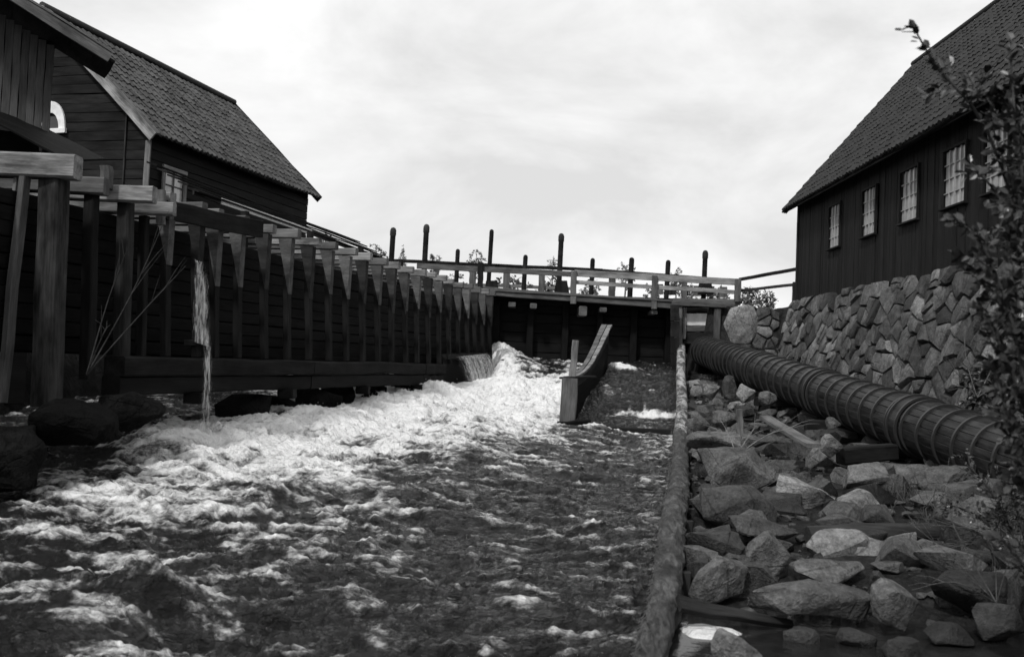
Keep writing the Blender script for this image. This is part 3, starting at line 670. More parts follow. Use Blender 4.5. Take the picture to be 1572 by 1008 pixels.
rock(1410, 716, 1505, 756, 14.2, 'tilted pale stone lying among weeds close to the near pipe', 16, 'granite', .6, .3, (.1, -.25), .5)
rock(1128, 792, 1232, 826, 11.4, 'thin flat slab lying above the upright stone', 17, 'granite', .8, 0, (.12, .02), .85, flat_top=1)
rock(1139, 818, 1219, 902, 9.9, 'upright dark wedge of rock standing between slabs', 18, 'granite', .5, .35, (.1, .12), .6)
rock(1243, 820, 1404, 880, 10.6, 'long pale boulder with rounded top beside the driftwood log', 19, 'granite_pale', .6, 0, (.15, 0), .45)
rock(1055, 822, 1147, 862, 10.6, 'dark squared stone beside the canal log', 20, 'granite_dark', .7, 0, (0, 0), .8)
rock(1057, 866, 1160, 930, 9.1, 'sloping dark slab with its point up beside the canal log', 21, 'granite', .7, .1, (.1, -.3), .6)
rock(1139, 896, 1350, 958, 8.5, 'long flat dark slab at the edge of the pool', 22, 'granite', .5, .02, (.15, .06), .75, flat_top=1)
rock(1340, 886, 1425, 972, 8.4, 'pointed dark rock at the right end of the long slab', 23, 'granite', .7, .5, (.1, .1), .3)
rock(1095, 960, 1180, 1050, 6.9, 'small pointed rock rising from the pool at the bottom edge', 24, 'granite_pale', .8, .2, (0, 0), .15)
rock(1225, 868, 1345, 908, 9.6, 'grey stone wedged under the long pale boulder', 25, 'granite', .6, 0, (.1, 0), .7)
rock(1440, 880, 1560, 960, 8.8, 'low dark rock overgrown by weeds at the pool', 26, 'granite_dark', .7, 0, (.1, 0), .4)
rock(1062, 660, 1140, 694, 16.2, 'flat slab behind the biggest boulder', 27, 'granite', .9, 0, (.1, 0), .85, flat_top=1)
rock(1092, 630, 1134, 658, 18.6, 'pale flat stone on the bank halfway to the gate', 28, 'granite', .8, .1, (.1, 0), .8, flat_top=1)
rock(1055, 640, 1092, 664, 18.4, 'bright pointed stone touching the log halfway up the bank', 29, 'granite_pale', .8, 0, (.15, .1), .4)
rock(1108, 577, 1132, 612, 25.5, 'tall block under the upper pipe', 30, 'granite', .8, 0, (0, 0), .8)
rock(1132, 590, 1160, 618, 24.2, 'pale layered block next to the tall block under the pipe', 31, 'granite_pale', .8, 0, (0, 0), .8)
rock(1165, 600, 1195, 624, 22.3, 'dark rounded stone in the shade of the pipe', 32, 'granite', .8, 0, (0, 0), .5)
rock(1060, 592, 1084, 610, 24.8, 'whitish stone beside the mottled log', 33, 'granite_pale', .8, 0, (0, 0), .7)
rock(1080, 590, 1110, 614, 24.4, 'grey cube shaped stone right of the whitish one', 34, 'granite', .8, 0, (0, 0), .8)
rock(1258, 668, 1302, 704, 16.6, 'bright forked stone in front of the pipe', 35, 'granite_pale', .8, .5, (.2, .3), .2)
rock(1268, 640, 1296, 662, 18.2, 'light rounded stone leaning on the pipe', 36, 'granite', .8, 0, (0, 0), .3)
rock(1112, 470, 1172, 532, 34.55, 'big pale boulder built into the wall end by the intake gate', 37, 'granite_pale', .5, 0, (0, 0), .45, hs=1.05, npts=26)
for i, (xa, ya, xb, yb, Yr, lb) in enumerate([(1205, 968, 1262, 996, 8.15, 'low dark stone in the pool below the long slab'), (1290, 972, 1350, 1000, 8.1, 'flat dark stone in the pool left of the pointed rock foot'), (1430, 965, 1500, 995, 8.2, 'dark stone in the pool below the overgrown rock'),
                                          (1505, 935, 1580, 985, 8.4, 'dark stone at the right edge of the pool'), (1360, 985, 1420, 1020, 7.8, 'dark stone at the bottom edge below the pointed rock')]):
    rock(xa, ya, xb, yb, Yr, lb, 50+i, 'granite_dark', .8, None, (.1, 0), .6)
# small rubble between them
RUB = [rockmesh(100+i, 1, .8+.1*(i % 3), .5+.08*(i % 4), .6, 13, .02, 1 if i < 6 else 0) for i in range(12)]
k = 0; put = []
rng = random.Random(77)
while k < 250:
    Y = 7.6+24*rng.random()**1.25; lx = float(logX(Y)); X = lx+.25+(8.9-lx-.3)*rng.random()**1.3
    s = rng.uniform(.26, .85)*(1.0 if Y > 12 else .85)
    if Y < 9 and X > lx+1.2 and rng.random() < .6: continue
    if any((X-a)**2+(Y-b)**2 < (.27*(s+c))**2 for a, b, c in put): continue
    put.append((X, Y, s)); g = float(ground(X, Y))
    mw = Matrix.Translation((X, Y, g+s*.13)) @ Matrix.Rotation(rng.uniform(0, 6.28), 4, 'Z') @ Matrix.Rotation(rng.uniform(-.35, .35), 4, 'X') @ Matrix.Diagonal((s, s, s*rng.uniform(.7, 1.2), 1))
    me = RUB[rng.randrange(12)]
    o = link('rubble_stone', me, 'granite', None, mw)
    k += 1; tone = 'grey'
    if rng.random() < .45:
        mm = rng.choice(['granite_pale', 'granite_dark', 'wall_stone']); tone = {'granite_pale': 'pale', 'granite_dark': 'dark', 'wall_stone': 'dull grey'}[mm]
        o.material_slots[0].link = 'OBJECT'; o.material_slots[0].material = M[mm]
    fx = (X-lx)/(8.9-lx); where = 'beside the canal log' if fx < .25 else ('at the foot of the stone wall' if X > 7.9 else ('under the stave pipe' if abs(X-float(np.interp(Y, [6, 35], [7.7, 6.86]))) < .8 else 'in the rubble between log and pipe'))
    zone = 'close to the pool' if Y < 11 else ('near the biggest boulder' if Y < 17 else ('halfway to the intake' if Y < 24 else 'up near the intake'))
    tag(o, ('large' if s > .62 else ('middling' if s > .42 else 'small'))+' '+tone+' broken stone '+where+', '+zone, 'rock', 'rubble of the right bank')
# finer broken stone and gravel between the rocks
gv_ = []; gf_ = []; rg = random.Random(21); pick = [[(tuple(v.co), ) for v in m.vertices] for m in RUB[6:]]; polys = [[tuple(p.vertices) for p in m.polygons] for m in RUB[6:]]
for _ in range(2600):
    Y = 8.7+25*rg.random()**1.4; lx = float(logX(Y)); X = lx+.15+(9.0-lx)*rg.random(); s_ = rg.uniform(.04, .2)*(1 if rg.random() < .8 else 1.7); z_ = float(bank(X, Y))+s_*.05
    q = rg.randrange(6); mw = Matrix.Translation((X, Y, z_)) @ Matrix.Rotation(rg.uniform(0, 6.28), 4, 'Z') @ Matrix.Rotation(rg.uniform(-.5, .5), 4, 'X') @ Matrix.Diagonal((s_, s_*rg.uniform(.6, 1), s_*rg.uniform(.6, 1.1), 1)); b = len(gv_)
    gv_ += [mw @ Vector(v[0]) for v in pick[q]]; gf_ += [tuple(b+i for i in f) for f in polys[q]]
tag(link('gravel', mesh('gravel', gv_, gf_), 'wall_stone'), 'small broken stone and gravel filling gaps of the right bank', 'gravel', None, 'stuff')
# footing stones under the flume
for i, Y in enumerate([18.6, 20.0, 21.4, 22.8, 24.0, 25.3, 26.6, 28.0, 29.4, 30.8, 32.2]):
    w = U(.75, 1.15); z = -1.3 if Y < 20 else -1.12; me = rockmesh(300+i, w*.9, w*1.15, U(.85, 1.05), .6, 16, .03, 2)
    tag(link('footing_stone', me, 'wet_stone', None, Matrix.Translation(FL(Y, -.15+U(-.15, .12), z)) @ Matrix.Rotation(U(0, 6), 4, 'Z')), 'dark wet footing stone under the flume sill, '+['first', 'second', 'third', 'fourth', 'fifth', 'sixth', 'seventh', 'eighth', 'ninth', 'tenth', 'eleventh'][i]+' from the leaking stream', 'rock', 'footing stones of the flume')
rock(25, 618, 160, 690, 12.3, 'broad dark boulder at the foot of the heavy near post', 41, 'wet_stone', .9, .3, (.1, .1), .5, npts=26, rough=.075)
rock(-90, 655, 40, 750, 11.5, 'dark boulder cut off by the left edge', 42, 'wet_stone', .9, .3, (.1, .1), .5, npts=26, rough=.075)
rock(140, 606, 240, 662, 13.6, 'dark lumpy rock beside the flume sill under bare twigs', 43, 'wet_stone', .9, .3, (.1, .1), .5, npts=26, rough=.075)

# ------------------------------------------------------------------ canal edge: logs on a plank wall
k_ = NB('log_mottled'); v = k_.coords((1, .28, 1)); g = k_.noise(v, 4.5, 6, .72, .8); f_ = k_.noise(v, 26, 3, .6)
k_.base(k_.math('MULTIPLY', k_.rng(g, .44, .58, .035, .34, True), k_.rng(f_, .3, .7, .7, 1.25))); k_.b.inputs['Roughness'].default_value = .85; k_.bump(g, .6, .03); M['log_mottled'] = k_.m
ce = thing('canal_edge', (2.5, 15, -2.4), 'mossy log edging on the canal wall between river and rocks', 'canal wall')
def edge_pts(a, b, n, dz=0, dx=0): return [Vector((float(logX(y))+dx, y, float(logZ(y))+dz)) for y in np.linspace(a, b, n)]
for (a, b, r0, r1, m, bk) in ((4.6, 13.2, .112, .155, 'bark_moss', .3), (13.0, 21.0, .155, .15, 'bark_moss', .22), (20.9, 28.2, .15, .145, 'log_mottled', .03), (28.1, 35.0, .14, .15, 'log_mottled', .03)):
    if m == 'bark_moss' and m not in M:
        k_ = NB('bark_moss'); v = k_.coords((5, .8, 5)); g = k_.noise(v, 3, 6, .7, .8); v2 = k_.coords((1, 1, 1)); bl = k_.noise(v2, 2.4, 5, .7)
        k_.base(k_.math('MULTIPLY', k_.rng(g, .36, .62, .006, .075), k_.rng(bl, .38, .62, .35, 1.4))); k_.b.inputs['Roughness'].default_value = .85; k_.bump(g, .9, .04); M[m] = k_.m
    n = 170; pts = edge_pts(a, b, n, -.15)
    for i, p in enumerate(pts): p.x += .015*math.sin(p.y*.5+a)+.012*mnoise.noise(p*1.3); p.z += .012*math.sin(p.y*.7)
    pole('log', pts, [r0+(r1-r0)*i/(n-1) for i in range(n)], m, ce, 26, bk)
for j in range(5):
    ps = edge_pts(4.6, 35, 30, -.34-.24*j, .03+.01*j)
    pole('wall_plank', ps, [.125]*30, 'wood_dark' if j else 'bark_moss', ce, 6, .25)
for y in np.arange(9.6, 35, 2.4):
    x = float(logX(y)); z = float(logZ(y)); beam('stake', (x+.16, y, z-1.2), (x+.16, y, z-.16), .12, .12, 'wood_dim', ce, up=(0, 1, 0))
mv = []; mf = []; rm = random.Random(31)
for _ in range(1500):
    y = 5+17*rm.random()**1.2; x0 = float(logX(y)); z0 = float(logZ(y))-.15; a = rm.uniform(1.2, 3.9); rr_ = .13+.012*max(0, y-8)*.4; l = rm.uniform(.02, .075)
    p = Vector((x0+math.cos(a)*rr_, y, z0+math.sin(a)*rr_)); d = Vector((math.cos(a)*.6-.2, rm.gauss(0, .5), -.5+rm.gauss(0, .35)))*l; sd2 = Vector((0, rm.uniform(.006, .016), 0)); b = len(mv)
    mv += [p-sd2, p+sd2, p+d]; mf.append((b, b+1, b+2))
mo_ = tag(link('moss', mesh('moss', mv, mf), 'grass_dry', ce), None, None, None, 'stuff')
# loose timber on the bank
pole('driftwood_log', [P(1240, 822, 11.0), P(1330, 818, 11.1), P(1436, 815, 11.2)], [.1, .11, .09], 'wood_dim', None, 10, .2).location
tag(bpy.data.objects['driftwood_log'], 'weathered driftwood log lying behind the long pale boulder', 'log')
tag(beam('fallen_board', P(1042, 925, 8.3), P(1215, 958, 8.6), .15, .06, 'wood_dim', None, up=Vector((.1, -.7, 1)), w1=.07), 'broken board slanting from the canal log into the pool', 'board')
tag(beam('fallen_plank', P(1175, 640, 18.5), P(1250, 684, 15.9), .24, .07, 'wood_grey', None), 'weathered plank lying across stones in front of the pipe', 'board')
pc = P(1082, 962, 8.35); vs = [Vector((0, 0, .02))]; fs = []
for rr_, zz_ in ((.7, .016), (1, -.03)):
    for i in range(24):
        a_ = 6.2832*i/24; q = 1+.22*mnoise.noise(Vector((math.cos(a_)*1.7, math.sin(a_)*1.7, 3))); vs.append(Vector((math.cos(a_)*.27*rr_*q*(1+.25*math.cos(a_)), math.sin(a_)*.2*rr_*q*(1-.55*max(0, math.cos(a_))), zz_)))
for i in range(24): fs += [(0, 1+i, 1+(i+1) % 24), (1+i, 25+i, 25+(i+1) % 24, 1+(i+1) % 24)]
fpm = mesh('white_patch', vs, fs, True); fattr(fpm, 'foam', [1.3]*49)  # evenly white over the whole patch
tag(link('white_patch', fpm, 'water', None, Matrix.Translation((pc.x, pc.y, -2.195))), 'white patch on the water between the log and the slanting board', 'foam', None, 'stuff')
tag(beam('old_stake', P(1137, 668, 16.3), P(1135, 628, 16.3), .1, .1, 'wood_grey', None, up=(0, 1, 0)), 'short upright stake among stones behind the biggest boulder', 'stake')
tag(beam('timber_end', P(1290, 700, 17.0), P(1372, 693, 17.2), .3, .28, 'wood_dark', None), 'dark squared timber lying under the pipe', 'timber')

# ------------------------------------------------------------------ wooden stave pipe
PA = Vector((6.86, 34.9, .68)); PB = Vector((7.42, 16.6, -.94)); PD = (PB-PA).normalized(); PE = PA+PD*30.0; PR = .5
pipe = thing('stave_pipe', (7.2, 22, -1.6), 'wooden stave pipe bound with iron hoops running from gate to lower right', 'pipe')
mwp, PL = orient(PA, PE); NS = 22
da = math.pi/NS; vs = []; fs = []
NST = 12
for i in range(NST+1):
    x = PL*i/NST
    for (r, a) in ((PR*.9, -da*.98), (PR*.985, -da*.98), (PR, -da*.86), (PR, 0), (PR, da*.86), (PR*.985, da*.98), (PR*.9, da*.98)): vs.append((x, r*math.sin(a), r*math.cos(a)))
for i in range(NST):
    for j in range(6): fs.append((i*7+j, i*7+7+j, i*7+8+j, i*7+j+1))
sm = mesh('stave', vs, fs); M['stave'] = wood('stave', .023, .45, .42, .7, .8)
for s in range(NS): link('stave', sm, 'stave', pipe, mwp @ Matrix.Rotation(2*math.pi*s/NS, 4, 'X') @ Matrix.Diagonal((1, 1+U(-.004, .004), 1+U(-.008, .008), 1)))
def ring(name, R, w, t, n=40):
    vs = []; fs = []
    for i in range(n):
        a = 2*math.pi*i/n
        for (x, r) in ((-w/2, R), (-w/2, R+t), (w/2, R+t), (w/2, R)): vs.append((x, r*math.sin(a), r*math.cos(a)))
    for i in range(n):
        k = (i+1) % n
        for j in range(4): fs.append((i*4+j, i*4+(j+1) % 4, k*4+(j+1) % 4, k*4+j))
    me = mesh(name, vs, fs, True); me.set_sharp_from_angle(angle=math.radians(40)); return me
hm = ring('hoop', PR-.004, .05, .042); cm = ring('collar', PR-.004, .30, .045)
x = .25; i = 0
while x < PL-.3:
    link('hoop', hm, 'iron', pipe, mwp @ Matrix.Translation((x, 0, 0)) @ Matrix.Rotation(U(-.02, .02), 4, 'Z'))
    if i % 8 == 5:
        link('collar', cm, 'stave', pipe, mwp @ Matrix.Translation((x+.34, 0, 0)))
        for dx in (.16, .52): link('hoop', hm, 'iron', pipe, mwp @ Matrix.Translation((x+dx, 0, 0)) @ Matrix.Diagonal((1, 1.06, 1.06, 1)))
        x += .68
    else: x += .62 if x > 6 else .5
    i += 1
for d in (5.5, 9.5, 13.5, 16.5, 19.5, 23):
    c = PA+PD*d; g = float(ground(c.x, c.y))-.1
    beam('cradle', (c.x-.75, c.y, c.z-PR-.1), (c.x+.75, c.y, c.z-PR-.1), .3, .24, 'wood_dark', pipe)
    for s in (-.5, .5): beam('cradle_leg', (c.x+s, c.y, g), (c.x+s, c.y, c.z-PR-.1), .26, .26, 'wood_dark', pipe, up=(0, 1, 0))

# intake gate at the head of the pipe
ig = thing('intake_gate', P(1072, 525, 34.9), 'timber frame of the intake gate with a pale plank above the pipe', 'gate')
beam('gate_post', P(1041, 545, 34.7), P(1042, 466, 34.7), .26, .2, 'wood_grey', ig, up=(0, 1, 0)); beam('gate_post', P(1099, 532, 34.7), P(1102, 468, 34.7), .24, .2, 'wood_grey', ig, up=(0, 1, 0))
beam('lintel', P(1032, 465, 34.65), P(1114, 469, 34.65), .26, .17, 'wood_grey', ig)
beam('inner_jamb', P(1050, 520, 34.9), P(1052, 472, 34.9), .1, .1, 'wood_pale', ig, up=(0, 1, 0)); beam('inner_jamb', P(1091, 520, 34.9), P(1092, 473, 34.9), .1, .1, 'wood_pale', ig, up=(0, 1, 0))
beam('gate_plank', P(1050, 490, 35.0), P(1093, 490, 35.0), .06, .42, 'pale_board', ig); beam('gate_plank', P(1050, 504, 35.0), P(1093, 504, 35.0), .06, .22, 'wood_grey', ig); beam('gate_plank', P(1050, 519, 35.02), P(1093, 519, 35.02), .06, .4, 'wood_dim', ig)
beam('gate_plank', P(1050, 476, 35.05), P(1093, 477, 35.05), .06, .18, 'wood_black', ig)
for j in range(5): beam('side_plank', P(1036, 592-25*j, 34.2), P(1036, 568-25*j, 34.2), .3, .12, 'wood_dark', ig, up=(0, 1, 0))

# ------------------------------------------------------------------ dam and footbridge
dam = thing('timber_dam', (2, 37.2, -1.2), 'dark timber dam wall under the footbridge', 'dam')
beam('dam_backing', (-3.6, 37.27, .8), (6.6, 37.27, .8), .1, 3.7, 'wood_black', dam)
for j in range(10): beam('dam_plank', (-3.6, 37.15+U(-.02, .02), -.9+.37*j), (6.6, 37.15+U(-.02, .02), -.9+.37*j), .1, .355, 'wood_black', dam, n=6)
for x in (-3.2, -1.9, -.6, .7, 2.0, 3.3, 4.6, 5.9): beam('pier', (x, 36.9, -1.4), (x, 36.9, 2.3), .26, .3, 'wood_black', dam, up=(0, 1, 0))
br = thing('footbridge', (2, 36.6, 2.2), 'plank footbridge with weathered railings across the top of the dam', 'footbridge')
beam('fascia_beam', P(560, 433, 36.0), P(1034, 468, 36.0), .2, .3, 'wood_grey', br, n=8)
beam('deck_edge', P(738, 444, 35.9), P(1034, 462, 35.9), .14, .07, 'wood_grey', br, n=6); beam('fascia_beam', P(1034, 462, 36.2), P(1136, 464, 36.2), .2, .22, 'wood_grey', br)
for i in range(48):
    x = -5.0+i*.28; z = 2.52-.012*(x+1); beam('deck_plank', (x, 35.95, z), (x, 38.1, z), .26, .06, 'wood_grey', br, n=1)
beam('stringer', (-5, 36.9, 2.33), (8.2, 36.9, 2.22), .2, .24, 'wood_black', br); beam('stringer', (-5, 37.9, 2.33), (8.2, 37.9, 2.22), .2, .24, 'wood_black', br)
beam('handrail', P(600, 400, 37.9), P(925, 415, 37.9), .1, .13, 'wood_dark', br, n=8); beam('handrail', P(925, 415, 37.9), P(1135, 431, 37.9), .1, .11, 'wood_dim', br)
beam('handrail', P(640, 408, 36.05), P(882, 421, 36.05), .1, .2, 'wood_grey', br, n=6); beam('handrail', P(882, 419, 36.02), P(1136, 433, 36.02), .1, .24, 'wood_pale', br, n=6)
beam('middle_rail', P(882, 433, 36.04), P(1136, 449, 36.04), .06, .15, 'wood_pale', br, n=6); beam('middle_rail', P(720, 437, 37.85), P(880, 443, 37.85), .06, .12, 'wood_pale', br)
for (x, y0, y1, w, m, Y) in ((737, 447, 403, .2, 'wood_dark', 35.95), (880, 466, 416, .22, 'wood_grey', 35.93), (1004, 474, 423, .2, 'wood_grey', 35.93), (1132, 463, 428, .22, 'wood_grey', 35.93),
                             (725, 447, 414, .26, 'wood_grey', 37.8), (777, 448, 418, .26, 'wood_grey', 37.8), (831, 450, 420, .24, 'wood_grey', 37.8), (939, 456, 424, .26, 'wood_grey', 37.8), (669, 440, 410, .2, 'wood_grey', 37.8), (1050, 462, 428, .2, 'wood_grey', 37.8)):
    beam('rail_post', P(x, y0, Y), P(x+1, y1, Y), w, .16, m, br, up=(0, 1, 0))
for (x, y, w, h) in ((786, 467, .26, .16), (819, 469, .24, .18), (895, 477, .3, .36), (926, 475, .26, .16), (1005, 479, .22, .14)):
    p = P(x, y, 36.0); beam('joist_end', p, p+Vector((0, 1.2, 0)), w, h, 'wood_grey', br)
for i in range(6): beam('panel_board', P(1012, 452+i*0, 38.0)+Vector((i*.5, 0, 0)), P(1012, 436, 38.0)+Vector((i*.5, 0, 0)), .3, .04, 'wood_grey', br, up=(0, 1, 0))
# sluice gates: a plank leaf on a stem with a rounded head
GS = [(604, 349, .21, 1), (655, 344, .21, 1), (703, 382, .17, 0), (755, 352, .17, 0), (807, 391, .18, 0), (862, 358, .20, 1), (910, 396, .18, 0), (970, 395, .2, 0), (1026, 399, .19, 0), (1083, 384, .2, 1)]
desc = ['tall sluice gate stem with capped head, farthest left', 'tall sluice gate stem with capped head, second from the left', 'short sluice gate stem just left of the slim tall one', 'slim tall sluice gate stem without a cap', 'short sluice gate stem between two tall ones mid bridge',
        'tall capped sluice gate stem in the middle of the bridge', 'short sluice gate stem right of the tall middle one', 'sluice gate stem, third from the intake gate side', 'short sluice gate stem, second from the intake gate side', 'tall sluice gate stem above the intake gate']
for (x, y, w, cap), d in zip(GS, desc):
    top = P(x, y, 37.4); g = thing('sluice_gate', (top.x, 37.4, .2), d, 'sluice gate', 'sluice gates of the dam')
    lean = U(.005, .02); r = w/2; pts = []; rr = []
    for z, q in ((-top.z+.3, 1), (-1.2, 1), (-.32, .98)): pts.append(top+Vector((lean*z, 0, z))); rr.append(r*q)
    pole('stem', pts, rr, 'wood_dark', g, 10, .05)
    hz_ = ((-.34, 1.0), (-.3, 1.14 if cap else 1.0), (-.12, 1.14 if cap else 1.0), (-.05, .9), (-.015, .6), (0, .2))
    pole('head', [top+Vector((lean*z, 0, z)) for z, q in hz_], [r*q for z, q in hz_], 'wood_dim' if cap else 'wood_dark', g, 12, .03)
    if x < 1060:
        beam('gate_leaf', (top.x, 37.55, .3), (top.x, 37.55, 2.0), .9, .09, 'wood_black', g, up=(0, -1, 0))
    if x in (755, 862, 1083): beam('guide_block', P(x, 452, 37.35), P(x, 431, 37.35), .58, .3, 'wood_dark', g, up=(0, 1, 0), w1=.42)
# fence from bridge to building
fn = thing('rail_fence', P(1180, 460, 35.5), 'two rail fence between the footbridge and the boarded building', 'fence')
beam('rail', P(1135, 429, 36.2), P(1228, 412, 34.2), .07, .12, 'wood_dark', fn); beam('rail', P(1135, 446, 36.2), P(1228, 436, 34.2), .06, .1, 'wood_dim', fn)
beam('fence_post', P(1221, 462, 34.3), P(1222, 433, 34.3), .2, .2, 'wood_dark', fn, up=(0, 1, 0))

# ------------------------------------------------------------------ divider wall in the stream
dv = thing('timber_divider', (2.2, 28, -1.7), 'curved plank divider standing in the white water with an upright post', 'divider wall')
ys = np.linspace(0, 1, 12); tz = [-.36, -.36, -.33, -.27, -.18, -.05, .12, .33, .57, .82, 1.05, 1.27]
def DV(t, z, o=0): p = DIVA.lerp(DIVB, t); n = Vector((.971, -.239, 0)); return Vector((p.x, p.y, z))+n*o
nb = 7
for j in range(nb):
    vs = []; fs = []
    for i, t in enumerate(ys):
        za = -2.1+(tz[i]+2.1)*j/nb+.006; zb = -2.1+(tz[i]+2.1)*(j+1)/nb-.006
        wo = U(-.006, .006)
        for (o_, z_) in ((.075+wo, za), (.075+wo, zb), (-.075+wo, zb), (-.075+wo, za)): vs.append(DV(t, z_, o_))
    o0 = vs[0].copy(); vs = [v-o0 for v in vs]
    for i in range(11):
        for q in range(4): fs.append((i*4+q, i*4+4+q, i*4+4+(q+1) % 4, i*4+(q+1) % 4))
    fs.append((0, 1, 2, 3)); fs.append((47, 46, 45, 44))
    link('divider_plank', mesh('divider_plank', vs, fs), 'wood_black' if j < nb-1 else 'wood_dim', dv, Matrix.Translation(o0))
for (oa, ob, m) in ((.02, .13, 'wood_pale'), (-.12, .0, 'wood_grey')):
    vs = []; fs = []; nn_ = 34
    for i in range(nn_):
        t = i/(nn_-1); z_ = float(np.interp(t, ys, tz))+.02; wf_ = .75+.65*t; q = mnoise.noise(Vector((t*9, oa*50, 1)))*.018; q2 = mnoise.noise(Vector((t*13, ob*50, 7)))*.018; zz = mnoise.noise(Vector((t*7, oa*31, 4)))*.02
        for (o_, h_) in ((oa*wf_+q, -.03), (ob*wf_+q2, -.03), (ob*wf_+q2, .035+zz), (oa*wf_+q, .03+zz)): vs.append(DV(t, z_+h_, o_))
    o0 = vs[0].copy(); vs = [v-o0 for v in vs]
    for i in range(nn_-1):
        for q in range(4): fs.append((i*4+q, i*4+4+q, i*4+4+(q+1) % 4, i*4+(q+1) % 4))
    fs += [(0, 1, 2, 3), (nn_*4-1, nn_*4-2, nn_*4-3, nn_*4-4)]
    link('top_board', mesh('top_board', vs, fs), m, dv, Matrix.Translation(o0))
pe = [P(856, 652, 24.85), P(884, 652, 24.85), P(887, 580, 24.85), P(863, 580, 24.85)]
p0 = (pe[0]+pe[1])/2; p1 = (pe[2]+pe[3])/2
beam('end_post', p0+Vector((0, 0, -.35)), p1, .40, .24, 'wood_grey', dv, up=(0, 1, 0), w1=.40)
beam('end_cap', P(862, 580, 24.9), P(912, 578, 25.2), .3, .05, 'wood_dark', dv)
beam('upright_post', P(878, 585, 25.15), P(884, 522, 25.15), .17, .15, 'wood_pale', dv, up=(0, 1, 0))
beam('foot_timber', P(858, 656, 24.7), P(905, 652, 24.9), .3, .3, 'wood_black', dv)
sb = thing('chute_sill', (3.3, 24.9, -1.75), 'low timber sill across the chute right of the divider', 'sill')
beam('sill_beam', (1.9, 24.8, -1.66), (4.5, 24.75, -1.66), .3, .24, 'wood_dark', sb)

# ------------------------------------------------------------------ vegetation
def leafmesh():
    vs = [(0, 0, 0), (.28, .26, .03), (.3, 0, -.03), (.28, -.26, .03), (.65, .3, .02), (.66, 0, -.05), (.65, -.3, .02), (1, 0, -.08)]
    return mesh('leaf', vs, [(0, 2, 1), (0, 3, 2), (1, 2, 5, 4), (2, 3, 6, 5), (4, 5, 7), (5, 6, 7)])
LEAF = leafmesh()
def rv(r): return Vector((r.gauss(0, 1), r.gauss(0, 1), r.gauss(0, 1))).normalized()
def leafmat_at(p, d, s, r):
    x = (d*.8+rv(r)*.6+Vector((0, 0, -.15))).normalized(); up = (Vector((0, -.35, 1))+rv(r)*.8).normalized(); y = up.cross(x).normalized(); z = x.cross(y)
    return Matrix(((x.x, y.x, z.x, p.x), (x.y, y.y, z.y, p.y), (x.z, y.z, z.z, p.z), (0, 0, 0, 1))) @ Matrix.Diagonal((s, s, s, 1))
def joined_leaves(name, mats, mat, parent, origin):
    lv = np.array([v.co[:] for v in LEAF.vertices]); vs = []; fs = []
    for m in mats:
        b = len(vs)
        for v in lv: vs.append((m @ Vector(v))-origin)
        for p in LEAF.polygons: fs.append(tuple(b+i for i in p.vertices))
    return tag(link(name, mesh(name, vs, fs), mat, parent, Matrix.Translation(origin)), kind='stuff')
def bez(p, n):
    p = [Vector(q) for q in p]; out = []
    for i in range(n):
        t = i/(n-1)*(len(p)-1); a = min(int(t), len(p)-2); f = t-a
        p0 = p[max(a-1, 0)]; p1 = p[a]; p2 = p[a+1]; p3 = p[min(a+2, len(p)-1)]
        out.append(.5*((2*p1)+(p2-p0)*f+(2*p0-5*p1+4*p2-p3)*f*f+(3*p1-p0-3*p2+p3)*f**3))
    return out
r_ = random.Random(5)
def shrub(name, label, base, stems, leaf_s, nleaf, nobj, dens=1.0, twl=.45):
    t = thing(name, base, label, 'shrub'); L = []
    for st in stems:
        pts = bez([base]+st, 16); n = len(pts); pole('stem', pts, [.016*(1-.8*i/(n-1))+.002 for i in range(n)], 'bark', t, 6)
        for i in range(4, n):
            d = (pts[i]-pts[i-1]).normalized()
            for _ in range(2 if i < n-4 else 1):
                if r_.random() > dens*(1 if i < n-4 else .45): continue
                q = (d*.7+rv(r_)*.8+Vector((0, 0, .2))).normalized(); l = twl*r_.uniform(.4, 1)*(1-.5*i/n); l *= 1 if i < n-4 else .35; tip = pts[i]+q*l+Vector((0, 0, -.15*l))
                tw = [pts[i], pts[i].lerp(tip, .5)+rv(r_)*.03, tip]; L.append((tw, l))
                if len(L) < 90: pole('twig', tw, [.005, .004, .002], 'bark', t, 4, cap=False)
            L.append(([pts[i-1], pts[i].lerp(pts[i-1], .5), pts[i]], .12))
    ms = []
    for (tw, l) in L:
        for k in range(max(2, int(l*nleaf))):
            f = r_.random(); p = tw[0].lerp(tw[2], .15+.85*f)+rv(r_)*.02; ms.append(leafmat_at(p, (tw[2]-tw[0]).normalized()+rv(r_)*.5, leaf_s*r_.uniform(.65, 1.25), r_))
    r_.shuffle(ms)
    for m in ms[:nobj]: link('leaf', LEAF, 'leaf', t, m)
    if len(ms) > nobj: joined_leaves('foliage', ms[nobj:], 'leaf', t, Vector(base))
    return t
b1 = Vector((3.75, 6.3, -2.35)); Yq = 6.2
